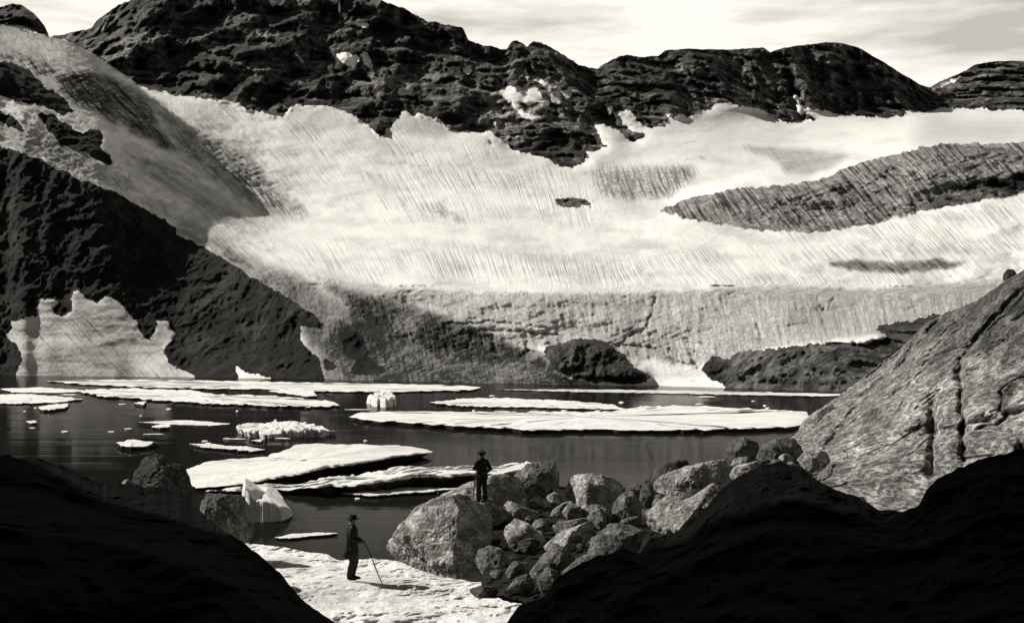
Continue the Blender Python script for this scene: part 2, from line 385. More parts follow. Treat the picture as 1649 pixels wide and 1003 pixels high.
    for p in [[(470, 84), (484, 92), (492, 102), (482, 99)], [(543, 88), (560, 86), (576, 92), (570, 106), (552, 100)], [(582, 84), (592, 87), (600, 110), (588, 104)],
              [(578, 40), (592, 37), (594, 44), (580, 46)], [(747, 110), (758, 106), (760, 120), (749, 119)], [(845, 112), (851, 112), (850, 130), (846, 130)],
              [(808, 150), (826, 145), (840, 156), (836, 170), (846, 180), (864, 182), (864, 190), (842, 188), (830, 172), (812, 158)],
              [(842, 162), (856, 142), (868, 148), (868, 160), (852, 168)], [(860, 128), (880, 132), (898, 142), (882, 143)], [(904, 150), (918, 142), (930, 143), (916, 156)],
              [(884, 150), (894, 156), (902, 168), (890, 166)], [(868, 165), (876, 160), (886, 168), (872, 172)], [(903, 182), (912, 182), (910, 192), (904, 190)],
              [(962, 198), (976, 204), (994, 212), (1000, 220), (1014, 228), (998, 236), (974, 230), (968, 216)], [(975, 175), (986, 174), (984, 184), (978, 184)],
              [(1002, 184), (1016, 182), (1030, 200), (1048, 210), (1020, 210), (1006, 198)], [(1074, 180), (1082, 190), (1098, 196), (1078, 200)],
              [(1156, 172), (1180, 168), (1214, 176), (1238, 184), (1232, 191), (1196, 189), (1168, 184)], [(1279, 154), (1287, 158), (1293, 184), (1286, 184)],
              [(1482, 133), (1510, 134), (1545, 121), (1535, 132), (1505, 143)], [(1300, 178), (1340, 182), (1370, 196), (1330, 199)]]:
        pa = np.array(p, float); pa = pa.mean(0) + (pa - pa.mean(0)) * 1.3
        rock &= ~inside(pa, wu * 0.6 + U * 0.4, wv * 0.6 + V * 0.4)
    for p in [[(1496, 334), (1512, 316), (1530, 300), (1552, 304), (1575, 292), (1600, 284), (1622, 288), (1649, 270), (1720, 262), (1720, 300), (1649, 306), (1622, 318), (1598, 314), (1568, 326), (1545, 322), (1520, 334)],
              [(598, 203), (612, 203), (622, 218), (608, 218)], [(784, 226), (792, 224), (796, 231), (786, 232)], [(790, 212), (812, 212), (822, 222), (804, 224)],
              [(890, 321), (912, 317), (956, 326), (954, 331), (908, 332)],
              [(-400, 60), (0, 102), (30, 105), (55, 118), (72, 142), (95, 152), (108, 166), (118, 180), (100, 186), (70, 172), (35, 165), (0, 156), (-400, 120)],
              [(58, 180), (90, 188), (118, 208), (138, 214), (150, 208), (164, 214), (167, 232), (160, 236), (176, 250), (184, 266), (166, 263), (140, 246), (105, 237), (80, 212)],
              [(-400, 130), (0, 176), (20, 190), (46, 213), (20, 206), (0, 196), (-400, 160)],
              [(-400, 150), (0, 235), (60, 256), (130, 290), (190, 310), (230, 335), (262, 352), (284, 368), (278, 376), (298, 384), (350, 411), (420, 455), (480, 490), (524, 520), (514, 526), (484, 526),
               (484, 545), (503, 568), (518, 588), (524, 625), (-400, 625)],
              [(545, 535), (575, 533), (590, 555), (592, 575), (622, 592), (616, 602), (575, 605), (563, 598), (572, 586), (556, 570), (550, 550)], [(522, 578), (537, 583), (541, 593), (525, 596)],
              [(880, 560), (900, 552), (940, 546), (970, 548), (990, 560), (1002, 570), (1020, 590), (1044, 605), (1044, 614), (1010, 618), (950, 614), (915, 607), (893, 594), (876, 575)],
              [(1128, 597), (1142, 577), (1158, 574), (1172, 578), (1182, 570), (1210, 566), (1250, 558), (1300, 554), (1345, 552), (1400, 554), (1414, 545), (1438, 537), (1408, 531), (1414, 524), (1450, 520),
               (1480, 514), (1540, 500), (1649, 470), (2050, 430), (2050, 700), (1180, 700), (1168, 625), (1148, 610)]]:
        rock |= inside(p, wu, wv)
    for p in [[(10, 540), (22, 515), (58, 508), (64, 482), (84, 477), (96, 488), (84, 498), (98, 512), (114, 504), (118, 468), (130, 468), (140, 480), (160, 486), (174, 474), (190, 485), (205, 500), (215, 515),
               (226, 530), (238, 548), (250, 530), (252, 511), (272, 516), (284, 540), (266, 562), (272, 582), (292, 594), (330, 612), (20, 612), (36, 585), (30, 560)],
              [(377, 588), (395, 598), (415, 601), (442, 614), (386, 616)], [(1240, 561), (1300, 541), (1345, 533), (1440, 535), (1400, 553), (1330, 553)]]:
        rock &= ~inside(p, wu, wv)
    near = blur(rock, 1, 2); sp = fbm(P3(U / 5.5, V / 3.6, U * 0 + 71), 4, 0.65).reshape(U.shape)
    rock = (near + (0.5 - 0.25 * (U < 560)) * sp * (0.35 + sstep(0.02, 0.3, near) * sstep(0.98, 0.7, near)) * ((near > 0.02) & (near < 0.98))) > 0.5
    rock &= ~((U < 226) & ~behind & (V < 100))
    # ---------------- relief
    X0, _, Z0 = unproj(U, V, Y)
    q = P3(X0, Y * 0.6, Z0)
    bigr = (ridged(q / 150.0, 6, 0.55).reshape(U.shape) - 0.6)
    midr = (ridged(q / 45.0 + 7, 5, 0.6).reshape(U.shape) - 0.6)
    rk = blur(rock, 1, 2); rkw = blur(rock, 5, 2)
    isM = np.where(behind | (U > 452), 1.0, sstep(400, 452, U)) * sstep(330, 250, V)
    dY = rkw * isM * (bigr * -95 + 6) + rk * isM * (midr * -17 + (ridged(q / 17.0 + 11, 4, 0.65).reshape(U.shape) - 0.6) * -8)
    led = (Z0 + 9 * fbm(P3(U / 70, V / 70, U * 0 + 21), 4).reshape(U.shape) + X0 * 0.06) / 24.0
    led = np.abs((led % 1.0) - 0.5) * 2
    dY += rk * isM * (sstep(0.0, 0.5, led) * -9 + (ridged(P3(X0 / 55, Y * 0 + 3, Z0 / 170), 4, 0.6).reshape(U.shape) - 0.6) * -34)
    # gully between the two right-hand domes
    gl = np.abs(U - np.interp(V, [70, 110, 150, 200], [1240, 1268, 1280, 1300]))
    dY += isM * rk * 30 * np.exp(-(gl / 9) ** 2)
    lowR = rk * (1 - isM)
    dY += lowR * (midr * np.where(U < 700, -4.5, -14) + (ridged(q / 14.0 + 3, 4, 0.6).reshape(U.shape) - 0.6) * -5)
    # outcrop in the middle of the shore and shore rocks stand forward
    isl = R([(880, 560), (940, 546), (985, 556), (1044, 605), (1010, 622), (920, 615), (890, 590)], 5)
    dY -= isl * 14 + isl * 9 * (ridged(P3(U / 40, V / 60, U * 0 + 4), 4).reshape(U.shape))
    # snow: broad undulations, runnels, crevassed faces
    kk = crv([(0, 0.9), (250, 0.95), (480, 0.75), (600, 0.62), (750, 0.48), (880, 0.3), (960, 0.2), (1060, 0.45), (1200, 0.8), (1450, 0.9), (1649, 0.95)], U.ravel()).reshape(U.shape)
    flow = U - (V - 330) * kk
    cross = R([(1290, 425), (1500, 420), (1649, 410), (1649, 448), (1450, 455), (1300, 462)], 4)
    kk = blur(kk, 30, 2); flow = U - (V - 330) * kk + fbm(P3(U / 90, V / 70, U * 0 + 77), 3).reshape(U.shape) * 3.5
    icew = sstep(455, 475, V) * sstep(470, 560, U)
    flow = flow * (1 - icew) + (U - (V - 330) * 0.25) * icew
    snow = 1 - rk
    run = (ridged(P3(flow / 17.0, V / 200.0, U * 0 + 2), 4, 0.65) - 0.6).reshape(U.shape) * sstep(-0.25, 0.35, fbm(P3(U / 70, V / 60, U * 0 + 66), 3).reshape(U.shape))
    und = fbm(P3(U / 120, V / 45, U * 0 + 31), 4).reshape(U.shape)
    runm = np.zeros_like(U)
    for p, a in [([(230, 140), (460, 190), (700, 215), (920, 275), (960, 330), (940, 360), (700, 362), (560, 350), (440, 300), (300, 200)], 1.0),
                 ([(440, 385), (700, 400), (1000, 425), (1200, 400), (1230, 375), (1440, 355), (1649, 312), (1649, 440), (1300, 458), (1000, 468), (700, 460), (520, 440)], 0.85),
                 ([(10, 470), (290, 470), (330, 612), (10, 612)], 1.6), ([(480, 520), (560, 520), (700, 612), (520, 612)], 0.8), ([(1040, 560), (1150, 590), (1160, 620), (1040, 620)], 0.5),
                 ([(0, 240), (200, 220), (520, 440), (530, 520), (350, 410), (200, 300)], 0.5), ([(660, 570), (860, 570), (930, 615), (660, 612)], 0.8)]:
        runm = np.maximum(runm, R(p, 6) * a)
    runm = runm * (0.25 + 0.75 * sstep(-0.3, 0.45, fbm(P3(U / 130, V / 34, U * 0 + 91), 4).reshape(U.shape)))
    dY += snow * runm * run * -0.8 + snow * und * (np.where(V < 460, 7, 3) * sstep(150, 500, U) + 2) * sstep(610, 560, V)
    dirt_shade = 0.04 + 0.30 * np.clip(fbm(P3(U / 110, V / 28, U * 0 + 51), 5, 0.6).reshape(U.shape) + 0.1, 0, 1); crack = np.zeros_like(U)
    def D(p, a, bl=3, c=0.0):
        nonlocal dirt_shade, crack
        r = R(p, bl); dirt_shade = np.maximum(dirt_shade, r * a)
        if c: crack = np.maximum(crack, r * c)
        return r
    D([(480, 440), (620, 458), (760, 470), (950, 472), (1100, 467), (1240, 460), (1400, 465), (1649, 446), (1649, 540), (1400, 540), (1240, 560), (1120, 590), (900, 560), (760, 560), (640, 500)], 0.35, 1, 0.28)
    D([(860, 540), (1000, 520), (1140, 560), (1120, 595), (1000, 570), (870, 560)], 0.22, 3, 0.4)
    ser = D([(1062, 340), (1110, 320), (1200, 302), (1270, 297), (1330, 288), (1370, 268), (1400, 258), (1450, 248), (1500, 234), (1560, 232), (1700, 228), (1700, 300), (1649, 312), (1500, 338), (1440, 352), (1330, 374), (1230, 372), (1130, 357)], 0.60, 0, 0.8)
    D([(1180, 234), (1250, 236), (1330, 244), (1382, 249), (1350, 266), (1300, 285), (1262, 280), (1252, 262), (1200, 242)], 0.45, 2, 0.2)
    D([(955, 272), (1110, 268), (1120, 285), (1070, 318), (1000, 322), (965, 310)], 0.36, 3, 1.0)
    D([(1325, 424), (1380, 418), (1450, 423), (1510, 417), (1562, 422), (1530, 432), (1450, 442), (1400, 436), (1350, 430)], 0.66, 1, 0.5)
    D([(600, 376), (760, 392), (900, 408), (1030, 424), (880, 427), (760, 408), (650, 392)], 0.22, 3, 0.2)
    D([(430, 372), (520, 372), (640, 386), (560, 380), (480, 380)], 0.16, 2)
    D([(500, 442), (560, 456), (640, 478), (700, 497), (745, 522), (800, 545), (850, 566), (845, 585), (760, 588), (700, 582), (640, 560), (590, 530), (540, 480)], 0.62, 7, 0.45)  # left mountain's cast shadow, painted into the ice colour
    D([(640, 510), (700, 520), (790, 545), (850, 566), (840, 582), (760, 588), (700, 580), (650, 560)], 0.86, 6, 0.5)  # darker core of that painted shadow
    D([(508, 450), (640, 480), (745, 516), (830, 553), (872, 568), (905, 596), (930, 622), (560, 622), (500, 560), (530, 520), (560, 500)], 0.90, 3, 0.25)  # wedge of the same cast shadow, put into the colour nearly black
    D([(660, 512), (745, 530), (850, 566), (842, 586), (760, 592), (690, 584), (640, 550)], 0.985, 4, 0.3)  # darkest part of the wedge, shadow painted likewise
    D([(580, 560), (700, 570), (860, 572), (930, 612), (720, 618), (600, 618)], 0.45, 4, 0.2)
    D([(470, 590), (540, 520), (600, 540), (700, 600), (640, 625), (520, 625)], 0.40, 4, 0.2)
    D([(1490, 180), (1560, 195), (1700, 190), (1700, 232), (1560, 230), (1450, 240)], 0.30, 5, 0.0)
    D([(90, 118), (150, 114), (205, 135), (240, 165), (262, 215), (300, 250), (250, 235), (190, 200), (130, 172), (100, 150)], 0.74, 2, 1.2)
    D([(0, 84), (80, 98), (100, 125), (60, 120), (30, 102), (0, 102)], 0.35, 2, 1.3)
    D([(250, 190), (320, 215), (420, 268), (440, 300), (500, 345), (440, 350), (340, 290), (270, 235)], 0.38, 4, 1.0)
    D([(226, 145), (300, 200), (420, 262), (440, 282), (380, 262), (280, 215), (210, 160), (180, 130)], 0.55, 3, 0.3)
    D([(180, 225), (280, 262), (360, 320), (430, 372), (340, 355), (220, 280)], 0.50, 5, 0.2)  # shaded snow down to its pointed tip, greyed in the albedo
    D([(0, 190), (100, 215), (260, 320), (420, 420), (520, 500), (500, 520), (350, 410), (200, 310), (60, 255), (0, 235)], 0.42, 5, 0.3)  # shade of the left slope put into the snow colour
    D([(230, 335), (300, 368), (400, 412), (490, 446), (545, 480), (620, 530), (680, 580), (700, 618), (520, 618), (484, 525), (350, 412)], 0.72, 3, 0.15)  # snow strip in shade along the rock, painted grey
    D([(10, 470), (290, 470), (330, 612), (10, 612)], 0.22, 3, 0.0); D([(60, 545), (160, 540), (230, 580), (240, 612), (40, 612)], 0.42, 8, 0.0)
    D([(700, 330), (745, 350), (790, 358), (740, 358), (700, 345)], 0.35, 2, 0.8)
    D([(470, 170), (560, 175), (612, 212), (520, 208), (470, 190)], 0.18, 2, 0.1); D([(640, 172), (730, 205), (720, 225), (620, 212)], 0.25, 2, 0.3)
    lit = R([(128, 76), (149, 90), (113, 122), (94, 118)], 0, False); dirt_shade = np.where(lit, 0.0, dirt_shade)  # sunlit patch painted as paler snow than the rest of the dome
    dirt_shade = np.where((~lit) & (U < 226) & (V < 120) & ~behind, np.maximum(dirt_shade, 0.16), dirt_shade)
    for pts, wd, dd in [([(1056, 470), (1052, 498), (1040, 530), (1020, 538), (1000, 552)], 2.2, 0.6), ([(1318, 480), (1326, 505), (1332, 538)], 4.0, 0.6), ([(1332, 500), (1342, 480)], 2, 0.5), ([(1221, 524), (1224, 560)], 4.0, 0.75),
                        ([(1105, 548), (1112, 570), (1122, 592)], 3.5, 0.65), ([(715, 522), (780, 518), (835, 520), (880, 528)], 1.6, 0.7), ([(640, 470), (800, 474), (960, 481), (1060, 478)], 1.4, 0.15), ([(740, 538), (790, 532), (850, 534), (905, 542)], 2.0, 0.7),
                        ([(790, 540), (796, 562)], 2.5, 0.6), ([(845, 536), (850, 566)], 2.2, 0.6), ([(760, 536), (752, 560)], 2.0, 0.5), ([(835, 578), (850, 566), (870, 572)], 2.6, 0.8), ([(878, 556), (930, 550), (1000, 556), (1046, 560)], 3.0, 0.8), ([(1046, 558), (1085, 580), (1125, 592)], 2.2, 0.6),
                        ([(500, 442), (560, 452), (620, 458), (700, 464), (760, 468)], 1.1, 0.3), ([(1110, 466), (1200, 459), (1300, 457), (1400, 452), (1550, 445)], 1.1, 0.25), ([(600, 258), (650, 266), (690, 268)], 1.2, 0.5), ([(1100, 258), (1120, 254), (1142, 256)], 1.2, 0.6),
                        ([(1130, 205), (1160, 203)], 1.2, 0.5), ([(1120, 231), (1116, 229), (1100, 230)], 1.2, 0.5), ([(940, 275), (958, 292), (966, 318)], 1.6, 0.5), ([(1082, 296), (1080, 316)], 2.2, 0.7), ([(1005, 300), (1030, 298), (1080, 300)], 1.5, 0.5), ([(1000, 285), (1050, 276), (1105, 278)], 1.4, 0.45),
                        ([(1230, 345), (1234, 370)], 2.2, 0.6), ([(1290, 345), (1286, 372)], 1.8, 0.5), ([(1380, 335), (1384, 362)], 1.8, 0.5), ([(1440, 270), (1462, 300), (1470, 335)], 1.8, 0.5), ([(1500, 250), (1520, 280), (1528, 300)], 2.0, 0.5), ([(1360, 300), (1300, 322), (1250, 330)], 1.6, 0.5), ([(1200, 305), (1150, 325), (1110, 340)], 1.6, 0.5),
                        ([(330, 270), (350, 290), (380, 300), (410, 330)], 1.5, 0.4), ([(390, 300), (420, 300), (460, 322)], 1.5, 0.4), ([(215, 180), (240, 215), (262, 235)], 2.0, 0.5), ([(245, 190), (270, 220)], 2.0, 0.5), ([(440, 305), (470, 330), (520, 350)], 1.4, 0.35)]:
        P = np.array(pts, float); dm_ = np.full(U.shape, 1e9)
        for i_ in range(len(P) - 1):
            e = P[i_ + 1] - P[i_]; tt = np.clip(((wu - P[i_, 0]) * e[0] + (wv - P[i_, 1]) * e[1]) / (e @ e), 0, 1)
            dm_ = np.minimum(dm_, np.hypot(wu - P[i_, 0] - tt * e[0], wv - P[i_, 1] - tt * e[1]))
        g_ = np.exp(-(dm_ / wd) ** 2) * (0.5 + 0.5 * sstep(-0.4, 0.3, fbm(P3(U / 9, V / 9, U * 0 + 6), 3).reshape(U.shape)))
        dirt_shade = np.maximum(dirt_shade, g_ * dd * 0.82); dY += snow * g_ * dd * 3.5
    lf = sstep(520, 380, U) * sstep(460, 400, V)
    rot1, rot2 = (U * 0.85 + V * 0.52), (V * 0.85 - U * 0.52)
    mot = fbm(P3(rot1 / 40, rot2 / 9, U * 0 + 15), 5, 0.65).reshape(U.shape); mo2 = ridged(P3(rot1 / 26, rot2 / 7, U * 0 + 35), 5, 0.65).reshape(U.shape) - 0.6
    dirt_shade = np.clip(dirt_shade + lf * (mot * 0.34 + mo2 * 0.22), 0, 1); dY += snow * lf * mo2 * -2
    # crevassed faces: real steps in the ice
    cr1 = ridged(P3(flow / 16.0, V / 60.0, U * 0 + 12), 4, 0.6).reshape(U.shape) - 0.6
    cr2 = ridged(P3(U / 50.0, (V + U * 0.35) / 9.0, U * 0 + 22), 4, 0.6).reshape(U.shape) - 0.6
    dY += snow * np.clip(crack, 0, 1.3) * (cr1 * -6 + cr2 * -3)
    # step of the ice edge across the left third and ice cliff of the shore
    Y = Y + dY * np.clip(t * 30, 0, 1)
    X, _, Z = unproj(U, V, Y)
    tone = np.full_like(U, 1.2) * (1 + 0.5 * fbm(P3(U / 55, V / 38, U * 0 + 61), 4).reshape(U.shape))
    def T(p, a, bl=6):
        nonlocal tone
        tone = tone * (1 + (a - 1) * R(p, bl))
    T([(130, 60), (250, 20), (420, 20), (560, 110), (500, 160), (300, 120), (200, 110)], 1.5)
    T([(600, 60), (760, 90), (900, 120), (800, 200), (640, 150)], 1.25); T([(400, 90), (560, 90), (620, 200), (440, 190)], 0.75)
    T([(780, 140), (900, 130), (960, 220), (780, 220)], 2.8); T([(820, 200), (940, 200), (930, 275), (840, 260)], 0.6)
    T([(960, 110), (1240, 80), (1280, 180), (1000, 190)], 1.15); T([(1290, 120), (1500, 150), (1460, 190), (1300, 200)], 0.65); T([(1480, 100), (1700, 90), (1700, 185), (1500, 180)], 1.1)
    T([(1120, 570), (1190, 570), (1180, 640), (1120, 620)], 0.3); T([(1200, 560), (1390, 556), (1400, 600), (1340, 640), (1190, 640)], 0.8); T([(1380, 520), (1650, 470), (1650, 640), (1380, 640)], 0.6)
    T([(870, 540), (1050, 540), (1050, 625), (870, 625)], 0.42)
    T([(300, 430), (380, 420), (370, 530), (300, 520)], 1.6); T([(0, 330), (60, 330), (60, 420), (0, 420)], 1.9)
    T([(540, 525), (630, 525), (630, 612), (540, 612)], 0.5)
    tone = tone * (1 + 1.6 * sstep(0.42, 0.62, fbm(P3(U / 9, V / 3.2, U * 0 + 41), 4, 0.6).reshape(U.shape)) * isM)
    # back side of the ridge
    Vb, rows = [], [(90, -60), (260, -220), (600, -700)]
    base = np.stack([X, Y, Z], -1)
    ex = [base]
    for dy, dz in rows:
        r = base[-1:].copy(); r[..., 0] *= (r[..., 1] + dy) / r[..., 1]; r[..., 1] += dy; r[..., 2] += dz; ex.append(r)
    A = np.concatenate(ex, 0); nR = A.shape[0]
    ext = lambda G: np.concatenate([G, np.repeat(G[-1:], 3, 0)], 0)
    at = {'flow': ext(flow), 'along': ext(V), 'dirt_shade': ext(dirt_shade), 'runnel': ext(runm), 'crack': ext(crack), 'tone': ext(tone)}
    at = {k: v.ravel() for k, v in at.items()}
    rk = ext(rock); rk[NV:] = True
    Uu, Vv = ext(U), ext(V); bh = ext(behind.astype(float)) > 0.5
    fr = rk[:-1, :-1].astype(int) + rk[1:, :-1] + rk[:-1, 1:] + rk[1:, 1:] >= 2
    uc, vc = Uu[:-1, :-1], Vv[:-1, :-1]; bc = bh[:-1, :-1]
    reg = np.zeros(fr.shape, int)                                  # 0 ice
    reg[fr] = 1
    up = (vc < 400)
    reg[fr & ~bc & (uc < 700) & (vc > 222 + (uc < 0) * -80)] = 2     # left rock slope
    reg[fr & ~bc & (uc < 226) & (vc <= 270) & (vc < 150 + uc * 0.8 + 100) & (vc < 270) & (vc < 228 + uc * 0.5)] = 3      # ledges on the snow slope
    reg[fr & (uc > 860) & (uc < 1060) & (vc > 520)] = 4            # outcrop
    reg[fr & (uc >= 1060) & (vc > 440)] = 5                        # right shore rocks
    reg[fr & bc & (uc < 86)] = 6                                   # far left peak
    reg[fr & (uc > 1497) & (vc < 300)] = 7                         # far right hill
    reg[fr & (uc > 880) & (uc < 960) & (vc > 310) & (vc < 340)] = 8
    Vt = A.reshape(-1, 3)
    names = {0: ('glacier', M_ice), 1: ('mountain', M_mount), 2: ('rock_slope', M_slope), 3: ('rock_ledge', M_slope), 4: ('rock_outcrop', M_shore), 5: ('rocky_shore', M_shore),
             6: ('distant_peak', M_mount), 7: ('distant_hill', M_mount), 8: ('rock_island', M_shore)}
    labels = {0: 'pale glacier and snowfields filling the cirque above the lake', 1: 'long dark rocky ridge rising above the snowfields', 2: 'dark rock slope falling to the lake on the left',
              3: 'dark rock ledges breaking through the snow slope at upper left', 4: 'rounded dark rock outcrop between ice and lake at the middle of the far shore',
              5: 'mottled rocks along the right part of the far shore', 6: 'distant dark peak behind the snow dome at top left', 7: 'distant low hill at the far right of the skyline',
              8: 'small flat rock showing through the middle of the snowfield'}
    for r, (nm, mt) in names.items():
        Fq = grid_faces(nR, nC, reg == r)
        if not len(Fq): continue
        v2, f2_, a2 = compact(Vt, Fq, at)
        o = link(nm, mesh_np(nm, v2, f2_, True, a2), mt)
        tag(o, labels[r], None, None, 'structure')
build_far()

# ------------------------------------------------------------------ generic lofted ground sheet
def sheet(name, curves, u0, u1, nu, nv, mat, relief, label, back=((2, -2), (8, -8)), jag=1.0, tone_fn=None, smooth=True, seed=0.0, attrs_extra=None):
    """curves bottom to top, each [(u, v, y)]; relief(X,Y,Z,U,V,t) gives metres along the view depth"""
    u = np.linspace(u0, u1, nu); vs = np.array([crv(c, u, 1) for c in curves]); ys = np.array([crv(c, u, 2) for c in curves])
    vs[-1] += jag * fbm(P3(u / 22.0, u * 0 + seed, u * 0), 5, 0.6)
    t = np.linspace(0, len(curves) - 1, nv); U = np.repeat(u[None], nv, 0); V = np.zeros_like(U); Y = np.zeros_like(U)
    for c in range(nu):
        V[:, c] = np.interp(t, np.arange(len(curves)), vs[:, c]); Y[:, c] = np.interp(t, np.arange(len(curves)), ys[:, c])
    Yb = blur(Y, 4, 2); Y = np.where((t[:, None] > 0.05), Yb, Y)
    X, _, Z = unproj(U, V, Y)
    Y = Y + relief(X, Y, Z, U, V, t[:, None] / (len(curves) - 1))
    X, _, Z = unproj(U, V, Y)
    tone = np.ones_like(U) if tone_fn is None else tone_fn(X, Y, Z, U, V)
    A = [np.stack([X, Y, Z], -1)]
    for dy, dz in back:
        r = A[0][-1:].copy(); r[..., 0] *= (r[..., 1] + dy) / r[..., 1]; r[..., 1] += dy; r[..., 2] += dz; A.append(r)
    A = np.concatenate(A, 0); tone = np.concatenate([tone] + [tone[-1:]] * len(back), 0)
    o = link(name, mesh_np(name, A.reshape(-1, 3), grid_faces(A.shape[0], nu), smooth, {'tone': tone.ravel()}), mat)
    tag(o, label, None, None, 'structure'); return o

# lake bed / water / ground far beyond
def flat(name, x0, x1, y0, y1, z, mat, nx=2, ny=2):
    xs, ysx = np.meshgrid(np.linspace(x0, x1, nx), np.linspace(y0, y1, ny))
    me = mesh_np(name, np.stack([xs.ravel(), ysx.ravel(), xs.ravel() * 0 + z], 1), grid_faces(ny, nx), False, {'tone': np.ones(nx * ny)})
    return link(name, me, mat)
tag(flat('lake', -900, 900, 8, 900, 0.0, M_water), 'dark still lake with drifting ice', None, None, 'structure')
tag(flat('ground', -6000, 6000, -6000, 9000, -3.0, M_dark), 'dark ground under and around the lake basin', None, None, 'structure')

# right-hand granite slab
def slab_relief(X, Y, Z, U, V, t):
    q = P3(X, Y * 0.28, Z)
    b_ = fbm(q / 9.0, 5, 0.5).reshape(X.shape); c = fbm(q / 2.0, 5, 0.65).reshape(X.shape); w = sstep(0, 0.06, t)
    d = b_ * 4.5 + c * 1.1 + 0.7 * np.exp(-(fbm(q / 6.0 + 5, 3, 0.5).reshape(X.shape) / 0.02) ** 2)
    # clefts seen on the slab
    for pts, dep, wid in [([(1545, 580), (1548, 640), (1552, 740)], 2.2, 5), ([(1500, 640), (1502, 690), (1500, 760)], 3.0, 7), ([(1520, 505), (1460, 580), (1390, 640), (1330, 720)], 3.0, 6),
                          ([(1640, 470), (1560, 560), (1540, 600)], 1.5, 5)]:
        P = np.array(pts, float)
        dm_ = np.full(U.shape, 1e9)
        wob = fbm(P3(U / 18, V / 18, U * 0 + 5), 3).reshape(U.shape) * 6
        for i in range(len(P) - 1):
            e = P[i + 1] - P[i]; tt = np.clip(((U - P[i, 0]) * e[0] + (V - P[i, 1]) * e[1]) / (e @ e), 0, 1)
            dm_ = np.minimum(dm_, np.hypot(U + wob - P[i, 0] - tt * e[0], V - P[i, 1] - tt * e[1]))
        d = d + dep * np.exp(-(dm_ / wid) ** 2)
    return d * w * (1 - 0.6 * sstep(0.97, 1.0, t))
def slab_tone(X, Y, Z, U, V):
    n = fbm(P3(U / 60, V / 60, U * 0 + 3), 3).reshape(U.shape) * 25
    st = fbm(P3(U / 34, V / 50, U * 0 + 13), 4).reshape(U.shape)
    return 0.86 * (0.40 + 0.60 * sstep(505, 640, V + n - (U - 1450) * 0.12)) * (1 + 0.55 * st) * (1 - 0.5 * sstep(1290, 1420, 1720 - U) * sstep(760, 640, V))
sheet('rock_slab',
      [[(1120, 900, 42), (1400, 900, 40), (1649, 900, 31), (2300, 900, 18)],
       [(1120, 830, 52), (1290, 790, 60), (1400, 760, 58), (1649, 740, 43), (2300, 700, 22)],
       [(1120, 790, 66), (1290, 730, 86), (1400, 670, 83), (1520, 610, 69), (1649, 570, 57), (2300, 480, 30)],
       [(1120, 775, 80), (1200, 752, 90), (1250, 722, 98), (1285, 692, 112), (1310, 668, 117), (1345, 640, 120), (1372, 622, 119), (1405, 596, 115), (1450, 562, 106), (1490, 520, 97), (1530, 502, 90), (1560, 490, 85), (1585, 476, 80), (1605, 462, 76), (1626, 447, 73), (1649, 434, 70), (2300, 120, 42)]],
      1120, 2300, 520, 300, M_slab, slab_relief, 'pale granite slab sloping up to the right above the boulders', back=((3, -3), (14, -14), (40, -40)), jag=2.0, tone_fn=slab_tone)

# rubble bed below the boulders
def rub_relief(X, Y, Z, U, V, t):
    return (ridged(P3(X, Y * 0.3, Z * 2) / 1.1, 4, 0.6).reshape(X.shape) - 0.6) * -1.0
sheet('rubble_bed',
      [[(775, 952, 27.5), (840, 968, 26), (900, 1000, 21), (1100, 1000, 22), (1400, 1000, 24)],
       [(775, 945, 28.6), (840, 950, 27.5), (900, 940, 27), (1100, 890, 30), (1400, 900, 32)],
       [(775, 925, 31.5), (800, 885, 34), (900, 850, 38), (1100, 830, 42), (1400, 800, 52)],
       [(775, 868, 36), (820, 802, 44), (900, 784, 50), (1000, 786, 54), (1100, 770, 60), (1180, 755, 70), (1260, 735, 82), (1400, 720, 90)]],
      775, 1400, 340, 160, M_boul, rub_relief, 'rubble filling the gaps between the shore boulders, gap shade put into its dark tone', back=((3, -3), (6, -6)), jag=4.0,
      tone_fn=lambda X, Y, Z, U, V: np.full(U.shape, 0.035) + 0.02 * fbm(P3(X, Y, Z), 3).reshape(U.shape))  # near-black tone paints the shade between the boulders

# snow bank where the nearer walker stands
def bank_relief(X, Y, Z, U, V, t):
    q = P3(X, Y * 0.6, Z * 0)
    a = fbm(q / 2.2, 5, 0.55).reshape(X.shape); c = ridged(q / 0.55 + 4, 4, 0.6).reshape(X.shape) - 0.6
    foot = np.exp(-((U - 575) / 50) ** 2 - ((V - 935) / 12) ** 2)
    return (a * 0.8 + c * 0.30) * (1 - foot)
sheet('snow_bank',
      [[(300, 1080, 20), (560, 1060, 20), (900, 1050, 20)],
       [(300, 1000, 23), (560, 1000, 24), (760, 985, 25), (830, 975, 26), (900, 975, 26)],
       [(300, 940, 28), (460, 945, 28), (560, 938, 29.0), (620, 940, 29.0), (720, 944, 29.0), (900, 950, 28.5)],
       [(300, 905, 32), (460, 910, 33), (560, 925, 30.6), (640, 922, 31), (720, 936, 30), (900, 945, 30)],
       [(300, 868, 38), (400, 874, 38), (455, 880, 37), (490, 888, 36), (530, 893, 35), (548, 902, 34.5), (600, 899, 33.5), (640, 903, 32.5), (700, 926, 31.5), (760, 936, 31), (900, 945, 31)]],
      300, 900, 320, 200, M_snow, bank_relief, 'dirty sunlit snow bank at the water edge', back=((0.6, -1.0), (2, -4)), jag=2.5, seed=4.0)

